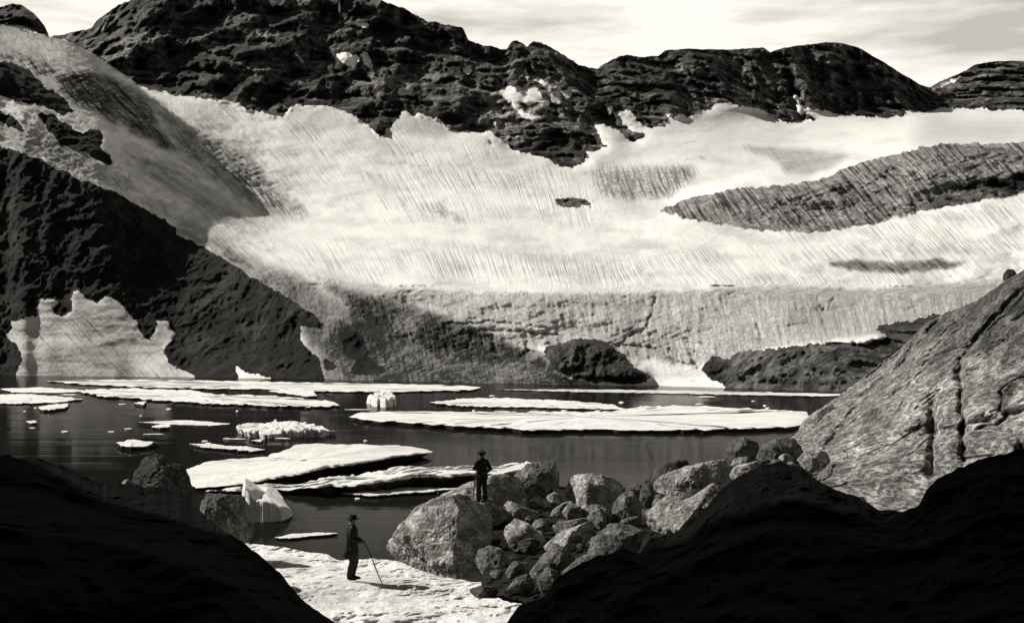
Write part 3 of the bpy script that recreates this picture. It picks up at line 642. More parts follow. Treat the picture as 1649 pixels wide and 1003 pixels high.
# near rocks in deep shade
def near_relief(X, Y, Z, U, V, t):
    return (ridged(P3(X, Y * 0.5, Z * 1.5) / 3.0, 6, 0.6).reshape(X.shape) - 0.6) * -1.3 * (1 - 0.7 * sstep(0.9, 1, t))
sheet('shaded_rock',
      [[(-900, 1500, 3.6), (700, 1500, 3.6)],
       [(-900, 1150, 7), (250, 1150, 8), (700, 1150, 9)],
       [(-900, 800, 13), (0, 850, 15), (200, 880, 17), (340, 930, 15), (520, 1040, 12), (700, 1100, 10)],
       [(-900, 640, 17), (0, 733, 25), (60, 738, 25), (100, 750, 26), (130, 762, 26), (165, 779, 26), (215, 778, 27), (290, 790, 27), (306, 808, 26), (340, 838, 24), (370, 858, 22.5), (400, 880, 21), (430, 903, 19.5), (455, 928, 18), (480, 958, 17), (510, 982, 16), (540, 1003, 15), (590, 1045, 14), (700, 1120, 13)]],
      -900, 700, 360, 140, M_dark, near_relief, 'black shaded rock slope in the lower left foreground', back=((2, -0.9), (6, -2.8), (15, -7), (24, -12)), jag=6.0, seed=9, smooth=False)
sheet('rock_and_shadow_slope',  # solid outline follows a cast shadow as well as near rock
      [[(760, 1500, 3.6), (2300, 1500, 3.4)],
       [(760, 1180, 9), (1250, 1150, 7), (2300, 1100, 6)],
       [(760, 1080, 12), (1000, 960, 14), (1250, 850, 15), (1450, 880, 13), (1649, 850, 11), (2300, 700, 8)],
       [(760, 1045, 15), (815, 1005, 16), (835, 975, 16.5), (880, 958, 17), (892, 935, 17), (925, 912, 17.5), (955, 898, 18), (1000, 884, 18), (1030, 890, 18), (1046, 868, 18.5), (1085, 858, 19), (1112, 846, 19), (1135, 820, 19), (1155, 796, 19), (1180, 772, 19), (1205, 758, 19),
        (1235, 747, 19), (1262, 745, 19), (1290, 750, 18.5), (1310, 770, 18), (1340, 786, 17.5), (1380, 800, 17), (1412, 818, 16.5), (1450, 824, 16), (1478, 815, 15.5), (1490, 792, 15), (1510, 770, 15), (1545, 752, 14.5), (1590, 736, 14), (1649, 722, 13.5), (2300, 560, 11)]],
      760, 2300, 420, 140, M_dark, near_relief, 'black mass of rock and cast shadow in the lower right foreground', back=((2, -0.9), (6, -2.8), (15, -7), (24, -12)), jag=4.5, seed=13, smooth=False)

# unseen cliff added left of the camera so that its shadow covers the foreground
def shade_cliff():
    foot = [(-15.5, 26.5), (-13, 20), (-11, 14), (-8, 6), (-7, -4), (-9, -14), (-20, -24), (-60, -30), (-95, 20), (-90, 58), (-60, 50), (-40, 40)]
    P = np.array(foot + foot[:1], float); n = 240
    seg = np.linspace(0, len(foot), n, endpoint=False); i = seg.astype(int); f = (seg - i)[:, None]
    R0 = P[i] * (1 - f) + P[i + 1] * f; c = np.array([-50.0, 12.0])
    rows = []; nr = 60
    for k in range(nr):
        s = k / (nr - 1); z = -3 + 47 * s; sc = 1 - 0.20 * s if s < 0.9 else (0.82 * (1 - (s - 0.9) * 9.5))
        q = c + (R0 - c) * sc; d = (ridged(P3(q[:, 0] / 9, q[:, 1] / 9, np.full(n, z / 9)), 5) - 0.7) * 2.2
        dirv = (R0 - c) / np.linalg.norm(R0 - c, axis=1)[:, None]
        q = q + dirv * (np.minimum(d, 0.3)[:, None] * (1 if s < 0.97 else 0.1)); rows.append(np.column_stack([q, np.full(n, z + d * 0.5)]))
    V = np.concatenate(rows); Fq = []
    r, cc = np.meshgrid(np.arange(nr - 1), np.arange(n), indexing='ij'); a = r * n + cc; b_ = r * n + (cc + 1) % n
    Fq = np.stack([a, b_, b_ + n, a + n], -1).reshape(-1, 4)
    o = link('shade_cliff', mesh_np('shade_cliff', V, Fq, True, {'tone': np.ones(len(V))}), M_dark)
    tag(o, 'unseen rock wall beside the viewpoint, added to shade the foreground', None, None, 'structure')
shade_cliff()

# ------------------------------------------------------------------ boulders
_ico = {}
def ico(n):
    if n not in _ico:
        bm = bmesh.new(); bmesh.ops.create_icosphere(bm, subdivisions=n, radius=1.0)
        bm.verts.ensure_lookup_table()
        _ico[n] = (np.array([v.co[:] for v in bm.verts]), np.array([[v.index for v in f.verts] for f in bm.faces])); bm.free()
    return _ico[n]
def boulder(poly, y, label, depth=0.8, tone=1.0, sub=5, seed=0, rough=1.0, mat=None, group='boulders heaped along the lake shore', name='boulder', cat='boulder', cuts=16, grow=1.0):
    rs = np.random.RandomState(seed + 100)
    P = np.array(poly, float); c = (P.max(0) + P.min(0)) / 2; c = 0.5 * c + 0.5 * P.mean(0)
    D, Fc = ico(sub); P = c + (P - c) * grow
    pw = 0.72; Ds = np.sign(D) * np.abs(D) ** pw; Ds /= np.linalg.norm(Ds, axis=1)[:, None] ** 0.6
    th = np.arctan2(D[:, 2], D[:, 0]); TH = np.linspace(-np.pi, np.pi, 181)
    Rr = np.zeros(181)
    Q = np.column_stack([P[:, 0] - c[0], c[1] - P[:, 1]])
    for k, a in enumerate(TH):
        d = np.array([math.cos(a), math.sin(a)]); best = 0
        for i in range(len(Q)):
            p, r = Q[i], Q[(i + 1) % len(Q)] - Q[i]; den = d[0] * r[1] - d[1] * r[0]
            if abs(den) < 1e-9: continue
            tt = (p[0] * r[1] - p[1] * r[0]) / den; s = (p[0] * d[1] - p[1] * d[0]) / den
            if tt > 0 and -1e-6 <= s <= 1 + 1e-6: best = max(best, tt)
        Rr[k] = best
    R_ = np.interp(th, TH, Rr) * y / F
    h = np.hypot(D[:, 0], D[:, 2]); hh = np.where(h > 1e-6, h, 1)
    rad = h ** 0.42                                               # blocky profile in depth
    wdt = (P[:, 0].max() - P[:, 0].min()) * y / F; hgt = (P[:, 1].max() - P[:, 1].min()) * y / F
    dep = depth * 0.5 * (wdt + hgt)
    V = np.column_stack([D[:, 0] / hh * rad * R_, np.sign(D[:, 1]) * np.abs(D[:, 1]) ** 0.8 * dep * 0.62, D[:, 2] / hh * rad * R_])
    size = max(wdt, hgt)
    # flat facets that leave most of the outline alone
    for k in range(cuts):
        n = np.array([rs.uniform(-1, 1), -rs.uniform(0.35, 1.0), rs.uniform(-0.3, 1.0)]); n /= np.linalg.norm(n)
        dd = V @ n; lim = np.quantile(dd, 1.0) * rs.uniform(0.52, 0.82)
        lim = max(lim, np.quantile(dd[np.abs(D[:, 1]) < 0.15], 0.78))
        V = V * np.where(dd > lim, lim / np.maximum(dd, 1e-6), 1.0)[:, None] if k % 3 else V - np.maximum(dd - lim, 0)[:, None] * n[None] * 0.97
    pos = V / size
    nz = (ridged(pos * 3.0 + seed * 1.37, 5, 0.55) - 0.62) * 0.036 + fbm(pos * 9 + seed, 5, 0.7) * 0.026
    nn = V / (np.linalg.norm(V, axis=1)[:, None] + 1e-9)
    V = V + nn * (nz * size * rough)[:, None]
    X, Y, Z = unproj(c[0], c[1], y)
    ckn = fbm(pos * 2.1 + seed * 3.1 + 8, 3, 0.5); V = V * (1 - 0.055 * np.exp(-(ckn / 0.022) ** 2))[:, None]
    zb = V[:, 2].min(); V[:, 2] -= zb
    me = mesh_np(name, V, Fc, False, {'tone': np.full(len(V), tone)})
    o = link(name, me, mat or M_boul, None, (X, Y, Z + zb)); tag(o, label, cat, group); return o

B = [
 ([(603, 893), (640, 850), (690, 808), (735, 797), (772, 806), (798, 815), (805, 835), (792, 870), (778, 940), (710, 942), (650, 928), (615, 908)], 34.5, 'largest boulder, pale and cracked, beside the snow bank below the farther walker', 0.9, 1.0, 6),
 ([(648, 846), (690, 808), (757, 780), (800, 768), (832, 775), (848, 800), (835, 835), (790, 845), (745, 835)], 39.0, 'pale blocky boulder right behind the feet of the farther walker', 0.8, 1.0, 5),
 ([(802, 794), (830, 768), (850, 750), (893, 742), (904, 762), (901, 786), (870, 792), (840, 806), (815, 806)], 43.5, 'grey slanting slab just right of the farther walker against the water', 0.8, 0.5, 5),
 ([(912, 792), (925, 769), (955, 765), (1000, 774), (1018, 786), (996, 804), (960, 814), (930, 813), (918, 802)], 43, 'brightest boulder of the heap, pale with a sunlit top left corner', 0.9, 1.15, 5),
 ([(876, 802), (893, 793), (905, 798), (903, 810), (885, 808)], 40, 'small pale stone in the black gap between the slanting slab and the brightest boulder', 0.9, 1.0, 4),
 ([(802, 812), (815, 806), (868, 826), (862, 834), (830, 832)], 38, 'flat slab edge leaning right below the slanting grey slab', 0.7, 0.8, 4),
 ([(812, 850), (830, 838), (850, 846), (872, 862), (888, 886), (876, 902), (850, 906), (822, 905), (808, 880)], 34.5, 'boulder with a pale triangular face in the middle of the heap', 0.8, 1.05, 5),
 ([(765, 905), (770, 888), (788, 880), (808, 886), (818, 902), (808, 922), (775, 922)], 31.5, 'small rounded grey boulder in the black cleft right of the largest boulder', 0.9, 0.6, 4),
 ([(878, 880), (900, 862), (940, 846), (962, 838), (958, 862), (930, 886), (895, 892)], 34, 'wedge boulder with a bright knife-edged top near the centre of the heap', 0.8, 0.9, 5),
 ([(890, 846), (925, 838), (960, 832), (958, 846), (925, 858), (900, 864)], 37, 'flat grey slab lying behind the knife-edged wedge', 0.8, 0.6, 4),
 ([(848, 935), (868, 905), (892, 878), (912, 890), (930, 908), (908, 922), (900, 942), (865, 945)], 29.0, 'pyramid-shaped dark boulder with its point upward near the shaded edge', 0.8, 0.45, 5),
 ([(903, 828), (918, 810), (935, 815), (937, 832), (915, 835)], 39, 'small split stone below the brightest boulder', 0.9, 0.8, 4),
 ([(935, 820), (958, 813), (985, 818), (984, 830), (955, 834), (936, 834)], 39, 'low flat pale stone below the right end of the brightest boulder', 0.8, 0.7, 4),
 ([(985, 846), (990, 812), (1005, 794), (1022, 792), (1034, 812), (1030, 852), (1002, 856)], 39, 'upright dark boulder right of the brightest boulder', 0.8, 0.42, 5),
 ([(1030, 812), (1034, 786), (1046, 776), (1056, 790), (1054, 818), (1042, 832), (1034, 826)], 42, 'tall narrow dark stone left of the long pale boulder', 0.8, 0.35, 4),
 ([(1050, 786), (1070, 768), (1110, 754), (1150, 745), (1184, 742), (1188, 764), (1155, 782), (1120, 796), (1085, 800), (1056, 797)], 46, 'long pale boulder with speckled side at the upper right of the heap', 0.8, 0.95, 6),
 ([(1040, 778), (1058, 758), (1080, 746), (1112, 741), (1118, 754), (1085, 768), (1060, 782)], 50, 'dark jagged rock behind the long pale boulder at the water', 0.8, 0.16, 5),
 ([(1042, 838), (1060, 814), (1080, 803), (1105, 812), (1130, 803), (1172, 772), (1185, 780), (1155, 820), (1112, 852), (1062, 862), (1042, 856)], 37, 'wide speckled grey boulder cut by the shadow edge below the long pale boulder', 0.8, 0.7, 6),
 ([(950, 890), (965, 862), (985, 846), (1015, 847), (1042, 858), (1048, 880), (1010, 900), (965, 905)], 31, 'dark mottled rounded boulder left of the wide speckled one', 0.8, 0.42, 5),
 ([(905, 925), (935, 900), (985, 885), (990, 900), (955, 920), (915, 935)], 27.5, 'low dark rock in the rubble just above the right foreground shade', 0.8, 0.35, 4),
 ([(1170, 742), (1173, 708), (1198, 704), (1226, 712), (1226, 738), (1200, 760), (1178, 756)], 84, 'dark boulder standing in the water left of the granite slab', 0.9, 0.3, 5),
 ([(1212, 745), (1232, 718), (1258, 704), (1288, 708), (1298, 728), (1275, 746), (1235, 752)], 78, 'dark shaded boulder with a pale left rim at the foot of the slab', 0.9, 0.35, 5),
 ([(1168, 768), (1190, 750), (1222, 742), (1240, 750), (1215, 768), (1185, 780)], 58, 'pale low stone at the tip of the foreground shade', 0.8, 0.9, 4),
 ([(1284, 740), (1300, 726), (1330, 726), (1345, 740), (1325, 758), (1296, 760)], 68, 'small pale stone between the slab foot and the foreground shade', 0.8, 0.8, 4),
 ([(1286, 704), (1298, 678), (1322, 660), (1344, 650), (1352, 672), (1338, 705), (1306, 722)], 108, 'rounded block leaning on the lower edge of the granite slab', 0.9, 0.75, 5),
 ([(1335, 662), (1352, 640), (1380, 622), (1398, 624), (1384, 648), (1352, 674)], 118, 'flat flake of rock resting on the slab edge above the water', 0.7, 0.7, 4),
 ([(1617, 452), (1618, 440), (1625, 432), (1634, 433), (1640, 444), (1641, 452)], 73.5, 'dark knob-shaped boulder on the skyline of the slab at the right edge', 0.9, 0.12, 4),
 ([(815, 952), (832, 932), (852, 925), (862, 945), (848, 962)], 27, 'dark angular rock at the right end of the snow bank', 0.9, 0.3, 4),
 ([(752, 952), (776, 944), (800, 948), (806, 962), (775, 966)], 27.5, 'dark stone half sunk in the right part of the snow bank', 0.8, 0.22, 4),
 ([(862, 940), (880, 915), (905, 925), (902, 950), (875, 958)], 26.5, 'dark splintered rock next to the pyramid-shaped boulder', 0.9, 0.3, 4),
 ([(812, 925), (826, 905), (850, 908), (866, 918), (845, 932)], 29.5, 'low dark stone below the pale triangular face', 0.8, 0.35, 4),
 ([(655, 834), (672, 815), (700, 806), (712, 812), (690, 826), (668, 842)], 36.0, 'slanted flake on the upper left edge of the largest boulder', 0.6, 0.6, 4),
]
for i, (p, y, lb, dp, tn, sb) in enumerate(B): boulder(p, y, lb, dp, tn, sb, i, grow=1.0 if (i == 0 or y > 50) else 1.09)
boulder([(208, 800), (212, 758), (226, 738), (244, 730), (256, 734), (266, 746), (284, 750), (298, 766), (304, 800), (310, 860), (205, 860)], 28.5, 'dark craggy pinnacle rising above the left foreground slope', 0.8, 0.2, 6, 51, 1.2, None, None, 'rock_pinnacle', 'rock', 7)
boulder([(300, 808), (325, 796), (352, 797), (385, 800), (402, 818), (406, 845), (402, 868), (378, 872), (345, 850), (315, 830)], 33, 'mottled boulder at the water edge behind the left foreground slope', 0.8, 0.4, 6, 52, 1.3, None, None)
boulder([(192, 780), (196, 772), (208, 771), (214, 778), (210, 786)], 27.5, 'tiny pale sunlit stone left of the craggy pinnacle', 0.8, 1.3, 3, 53, 1.0, None, None)
# small stones wedged in the gaps
rs = np.random.RandomState(5)
fills = [(895, 812), (860, 812), (852, 840), (905, 845), (828, 880), (900, 905), (935, 880), (965, 845), (985, 865), (1010, 820), (1062, 800), (1100, 800), (1020, 860), (945, 905), (880, 925), (868, 862), (990, 790), (1195, 765), (1250, 745), (1150, 770), (905, 885), (845, 815), (830, 855),
         (930, 838), (970, 815), (1045, 825), (800, 925), (825, 945), (795, 905), (860, 855), (875, 835), (1075, 855), (1000, 885), (918, 930), (1275, 748), (1310, 735), (780, 850), (815, 800)]
for i, (u, v) in enumerate(fills):
    y = float(np.interp(v, [740, 770, 800, 850, 900, 960], [75, 52, 45, 37, 31, 26])); r = rs.uniform(5, 11)
    k = rs.randint(6, 9); a = np.sort(rs.uniform(0, 2 * np.pi, k)); poly = [(u + r * 1.35 * math.cos(t), v + r * 0.85 * math.sin(t)) for t in np.linspace(0, 6.28, k, endpoint=False) + rs.uniform(-.25, .25, k)]
    boulder(poly, y, 'small grey stone wedged in the gaps between the big boulders', 0.9, rs.uniform(0.2, 0.7), 3, 200 + i, 1.2, None, 'small stones wedged between the boulders', 'stone', 'stone')

rs = np.random.RandomState(21)
for i, (u, v) in enumerate([(845, 838), (872, 845), (905, 822), (925, 868), (850, 878), (962, 872), (900, 902), (880, 920), (1010, 842), (1060, 812), (970, 832), (940, 800), (1025, 792), (1000, 872), (1075, 840), (1120, 800), (1150, 768), (1195, 745), (1240, 752), (1268, 738), (1305, 752), (1330, 762), (1085, 772), (930, 912), (835, 868), (1015, 800)]):
    y = float(np.interp(v, [740, 770, 800, 850, 900, 960], [75, 51.5, 43.5, 36, 30, 25.5])); L1 = rs.uniform(14, 27); L2 = L1 * rs.uniform(0.3, 0.6); th = rs.uniform(-0.2, 0.9); ct, st_ = math.cos(th), math.sin(th)
    base = [(-1, .2), (-.55, -.8), (.1, -1), (.8, -.6), (1.05, .1), (.5, .9), (-.4, .8)]
    boulder([(u + (a * L1 * ct + b_ * L2 * st_) * rs.uniform(.85, 1.15), v + (-a * L1 * st_ + b_ * L2 * ct) * rs.uniform(.85, 1.15)) for a, b_ in base], y, 'angular stone jammed among the larger boulders of the heap', 0.7, rs.uniform(0.15, 0.8), 4, 400 + i, 1.2, group='angular stones jammed in the boulder heap', name='boulder', cat='boulder')

# ------------------------------------------------------------------ ice floes
def floe(outline, label, h=0.35, seed=0, lump=0.12, under=0.4, name='ice_floe', cat='ice floe', hpts=None, rag=1.0, wet_shade=True, group='ice floes drifting on the lake'):
    """outline in photo pixels on the water; h freeboard in metres"""
    P = np.array(outline, float); n = 220
    d = np.r_[0, np.cumsum(np.hypot(*(np.roll(P, -1, 0) - P).T * np.array([[1], [3]])))]; s = np.linspace(0, d[-1], n, endpoint=False)
    Pc = np.vstack([P, P[:1]]); u = np.interp(s, d, Pc[:, 0]); v = np.interp(s, d, Pc[:, 1])
    w = np.minimum(1.0, (v.max() - v.min()) / 30.0)
    v = v + fbm(P3(u / 14, v / 3, u * 0 + seed), 4, 0.6) * 2.6 * w * rag; u = u + fbm(P3(u / 10, v / 4, u * 0 + seed + 9), 4, 0.6) * min(5.0, 0.15 * (P[:, 0].max() - P[:, 0].min())) * rag
    y = F * (ZC - 0.0) / (v - VH); x = (u - UC) / F * y
    cx, cy = x.mean(), y.mean(); rings = []
    hE = h * np.ones(n)
    if hpts: # (u, height)
        hE = np.interp(u, [p[0] for p in hpts], [p[1] for p in hpts])
    fr = [1.0, 1.0, 1.0, 0.985, 0.95, 0.88, 0.78, 0.66, 0.52, 0.38, 0.24, 0.12, 0.03]
    rows = []
    for k, f in enumerate(fr):
        X = cx + (x - cx) * f; Y = cy + (y - cy) * f
        if k == 0:
            sh = under; dist = np.hypot(x - cx, y - cy); g = np.maximum(0.5, 1 - sh / np.maximum(dist, 0.1))
            rows.append(np.column_stack([cx + (x - cx) * g, cy + (y - cy) * g, np.full(n, -0.25)])); continue
        hz = hE * f + hE.mean() * (1 - f)
        edge = 0.8 if k in (1, 2) else (0.97 if k == 3 else 1.0)
        Z = hz * edge + fbm(P3(X / 3.0, Y / 3.0, X * 0 + seed), 5, 0.6) * lump * (0.6 if k in (1, 2) else 1.2) + ridged(P3(X / 9, Y / 9, X * 0 + seed + 5), 3) * lump * 0.5
        Z = np.maximum(Z, 0.04)
        rows.append(np.column_stack([X, Y, Z]))
    V = np.concatenate(rows); nr = len(rows)
    r, c = np.meshgrid(np.arange(nr - 1), np.arange(n), indexing='ij'); a = r * n + c; b_ = r * n + (c + 1) % n
    Fq = np.stack([a, b_, b_ + n, a + n], -1); Fq = np.delete(Fq, 1, 0); wall = np.zeros(Fq.shape[:2], int); wall[0] = 1; Fq = Fq.reshape(-1, 4)
    V[:, 0] -= cx; V[:, 1] -= cy
    me = mesh_np(name, V, Fq, True, {'tone': np.ones(len(V))})
    o = link(name, me, M_floe, None, (cx, cy, 0)); me.materials.append(M_wet_shade); me.polygons.foreach_set('material_index', wall.ravel().astype(np.int32) * (1 if wet_shade else 0)); tag(o, label, cat, group); return o

floe([(75, 615), (200, 612.5), (400, 615.5), (560, 619), (700, 621.5), (775, 624.5), (760, 630), (640, 633), (500, 632), (420, 628), (330, 628), (200, 624), (120, 619)], 'longest thin white floe lying nearest the far shore', 0.4, 1)
floe([(118, 631), (190, 627), (300, 630), (345, 637), (430, 640), (470, 643), (540, 650), (548, 656), (500, 658), (420, 655), (330, 652), (250, 646), (170, 641)], 'ragged white floe just in front of the longest far floe, left half of lake', 0.4, 2)
floe([(435, 633), (470, 630), (506, 631), (510, 641), (495, 642), (470, 638)], 'small pointed white floe above the ragged one', 0.6, 3)
floe([(0, 627), (60, 625), (120, 628), (150, 631), (90, 634), (20, 633)], 'thin pale floe at the left edge close to the dark shore', 0.25, 4)
floe([(-20, 638), (40, 636), (100, 641), (136, 645), (90, 650), (20, 652), (-20, 651)], 'broken pale floe at the left edge, middle one of three', 0.3, 5)
floe([(62, 658), (84, 655), (112, 653), (104, 660), (80, 664), (66, 663)], 'short white floe at left, nearest the camera of the left edge floes', 0.4, 6)
floe([(594, 649), (604, 643), (622, 640), (634, 644), (637, 653), (620, 656), (602, 654)], 'small white ice block floating alone left of the wide floe', 1.3, 7, 0.5, -0.4, wet_shade=False, name='ice_block', cat='ice block')
floe([(692, 650), (740, 644), (800, 642), (860, 645), (930, 648), (985, 653), (1010, 661), (960, 661), (880, 658), (800, 657), (730, 655)], 'narrow floe touching the upper side of the wide white floe', 0.25, 8)
floe([(562, 675), (580, 669), (650, 667), (730, 668), (820, 667), (900, 668), (985, 667), (1040, 658), (1120, 658), (1220, 663), (1300, 668), (1305, 680), (1285, 692), (1200, 696), (1080, 698), (960, 697), (850, 698), (790, 694), (720, 690), (650, 685), (600, 683)], 'widest white floe, stretching from mid lake to the right shore', 0.5, 9, 0.10)
floe([(800, 628), (930, 628), (1100, 630), (1240, 632.5), (1370, 636), (1330, 639), (1200, 637), (1060, 634), (930, 632)], 'hair-thin white floe below the rock outcrop at the far right', 0.2, 10, 0.05)
floe([(380, 697), (396, 689), (430, 691), (440, 686), (470, 688), (492, 692), (540, 701), (505, 705), (462, 704), (430, 707), (400, 703)], 'lumpy white ice raft above the big tilted floe', 0.55, 11, 0.5, wet_shade=False, rag=1.4)
floe([(188, 719), (204, 715), (228, 715), (252, 718), (240, 723), (215, 726), (195, 724)], 'small oval floe left of the big tilted floe', 0.35, 12, 0.2)
floe([(304, 717), (340, 718), (390, 723), (428, 727), (405, 730), (360, 726), (320, 722)], 'thin curved sliver of ice just above the big tilted floe', 0.2, 13)
floe([(284, 776), (292, 762), (330, 750), (385, 747), (425, 746), (452, 738), (480, 728), (560, 729), (640, 731), (690, 732), (697, 735), (640, 749), (560, 764), (480, 778), (400, 788), (320, 791)], 'big tilted floe with a black undercut front edge', 1.0, 14, 0.10, 2.2, hpts=[(280, 0.15), (400, 0.45), (520, 0.85), (640, 0.8), (690, 0.5)], rag=0.6)
floe([(330, 797), (400, 793), (470, 791), (540, 784), (640, 776), (760, 768), (860, 766), (862, 776), (790, 782), (700, 789), (600, 797), (520, 800), (460, 797), (400, 799)], 'dirty ridged floe behind the farther walker and below the big tilted one', 0.85, 15, 0.35, 1.6, hpts=[(330, 0.1), (440, 0.3), (560, 0.75), (700, 0.9), (860, 0.7)])
floe([(393, 838), (392, 818), (404, 808), (425, 803), (448, 810), (470, 830), (452, 838), (420, 840)], 'bright white block of ice beside the mottled left boulder', 1.3, 16, 0.18, -0.25, name='ice_block', cat='ice block', hpts=[(392, 1.75), (402, 1.3), (410, 0.95), (440, 0.8), (470, 0.25)], rag=0.35, wet_shade=False)
floe([(445, 868), (470, 862), (520, 860), (545, 862), (500, 866), (465, 870)], 'faint sliver of ice nearest the snow bank', 0.08, 17, 0.04)
floe([(246, 691), (258, 687), (274, 688), (270, 692), (256, 693)], 'tiny white floe in dark water at left, lit alone', 0.3, 18)
floe([(224, 680), (300, 677), (372, 683), (340, 686), (270, 684)], 'faint low streak of ice at left above the tiny floe', 0.08, 19, 0.04)
floe([(40, 681), (56, 679), (60, 682), (50, 684)], 'speck of ice far left in open dark water', 0.2, 20)
floe([(216, 653), (236, 650), (232, 655)], 'crumb of ice right of the short white floe', 0.5, 21)
floe([(404, 712), (424, 710), (420, 714)], 'crumb of ice between lumpy raft and big tilted floe', 0.2, 22)
floe([(548, 798), (620, 792), (700, 788), (740, 790), (690, 796), (600, 802)], 'low broken ice edge in front of the dirty ridged floe', 0.15, 23, 0.1)

rs = np.random.RandomState(11)
for k in list(range(22)) + list(range(44, 66)):
    if k < 44: u, v = rs.uniform(0, 620), rs.uniform(634, 712)
    elif k < 58: u, v = rs.uniform(540, 1250), rs.uniform(636, 664)
    else: u, v = rs.uniform(300, 760), rs.uniform(788, 806) if k % 2 else rs.uniform(705, 716)
    w_ = rs.uniform(1.5, 7) * (3.5 if k % 6 == 0 else 1) ; h_ = rs.uniform(0.4, 1.1)
    floe([(u - w_, v), (u - w_ * 0.4, v - h_), (u + w_ * 0.5, v - h_ * 0.8), (u + w_, v + 0.3), (u + w_ * 0.3, v + h_), (u - w_ * 0.5, v + h_ * 0.7)],
         'small loose piece of brash ice scattered between the large floes', rs.uniform(0.04, 0.14), 300 + k, 0.06, 0.1, name='brash_ice', cat='ice piece', group='small brash ice pieces on the dark water', wet_shade=False)

# ------------------------------------------------------------------ the two walkers
M_skin = plain_mat('skin', 0.10); M_cloth = plain_mat('dark_wool', 0.016); M_cloth2 = plain_mat('dark_tweed', 0.022); M_hat = plain_mat('dark_felt', 0.012); M_boot = plain_mat('boot_leather', 0.012)
M_wood = plain_mat('stick_wood', 0.05); M_collar = plain_mat('pale_collar', 0.30)

def loft(name, rings, mat, parent, n=20, cap=True, wr=0.0, seed=0):
    """rings: (cx, cy, cz, rx, ry[, tiltdir]) horizontal or oriented along the path"""
    V = []; C_ = np.array([r[:3] for r in rings], float)
    for k, r in enumerate(rings):
        d = C_[min(k + 1, len(C_) - 1)] - C_[max(k - 1, 0)]; d /= np.linalg.norm(d) + 1e-9
        a = np.array([1.0, 0, 0]) - d * d[0]
        if np.linalg.norm(a) < 0.3: a = np.array([0, 0, 1.0]) - d * d[2]
        a /= np.linalg.norm(a); b_ = np.cross(d, a)
        for j in range(n):
            t = 2 * math.pi * j / n; w_ = 1 + wr * math.sin(t * 5 + seed + k * 0.3)
            V.append(C_[k] + a * math.cos(t) * r[3] * w_ + b_ * math.sin(t) * r[4] * w_)
    V = np.array(V); nr = len(rings)
    r, c = np.meshgrid(np.arange(nr - 1), np.arange(n), indexing='ij'); a = r * n + c; b_ = r * n + (c + 1) % n
    Fs = [tuple(x) for x in np.stack([a, b_, b_ + n, a + n], -1).reshape(-1, 4)]
    if cap: Fs += [tuple(range(n))[::-1], tuple(range((nr - 1) * n, nr * n))]
    me = bpy.data.meshes.new(name); me.from_pydata([tuple(v) for v in V], [], Fs); me.update()
    for p in me.polygons: p.use_smooth = True
    o = link(name, me, mat, parent); return o
def skin_body(name, verts, edges, rad, mat, root=0):
    me = bpy.data.meshes.new(name); me.from_pydata(verts, edges, []); me.update()
    tmp = bpy.data.objects.new(name, me); scene.collection.objects.link(tmp)
    sk = tmp.modifiers.new('skin', 'SKIN'); sk.use_smooth_shade = True
    for i, r in enumerate(rad):
        me.skin_vertices[0].data[i].radius = (r, r) if not isinstance(r, tuple) else r
    me.skin_vertices[0].data[root].use_root = True
    ss = tmp.modifiers.new('sub', 'SUBSURF'); ss.levels = 2; ss.render_levels = 2
    dg = bpy.context.evaluated_depsgraph_get(); ev = tmp.evaluated_get(dg)
    m2 = bpy.data.meshes.new_from_object(ev); m2.name = name
    bpy.data.objects.remove(tmp, do_unlink=True)
    m2.materials.clear()
    for p in m2.polygons: p.use_smooth = True
    return link(name, m2, mat)
def limb(Vs, Es, Rs, parent_i, pts):
    for p, r in pts:
        Vs.append(p); Rs.append(r); Es.append((parent_i, len(Vs) - 1)); parent_i = len(Vs) - 1
    return parent_i
def lerp3(a, b, t): return tuple(a[i] + (b[i] - a[i]) * t for i in range(3))
def hand(Vs, Es, Rs, wi, wrist, dirv, side, curl):
    """palm and five fingers curled round a stick; dirv points along the hand, side towards the thumb, curl towards the palm side"""
    d, s, c = Vector(dirv).normalized(), Vector(side).normalized(), Vector(curl).normalized(); w = Vector(wrist)
    pm = w + d * 0.045; Vs.append(tuple(pm)); Rs.append((0.030, 0.018)); Es.append((wi, len(Vs) - 1)); pi = len(Vs) - 1
    for k, (o, ln) in enumerate(((0.028, 0.95), (0.010, 1.0), (-0.009, 0.95), (-0.027, 0.78))):
        a = pm + d * 0.035 + s * o; b_ = a + (d * 0.028 + c * 0.014) * ln; e = b_ + (c * 0.026 - d * 0.004) * ln; f = e + (c * 0.004 - d * 0.020) * ln
        limb(Vs, Es, Rs, pi, [(tuple(a), 0.0095), (tuple(b_), 0.009), (tuple(e), 0.008), (tuple(f), 0.007)])
    a = w + d * 0.025 + s * 0.034 + c * 0.006; b_ = a + s * 0.014 + d * 0.024 + c * 0.014; e = b_ + d * 0.018 + c * 0.016 - s * 0.006
    limb(Vs, Es, Rs, pi, [(tuple(a), 0.012), (tuple(b_), 0.0105), (tuple(e), 0.009)])

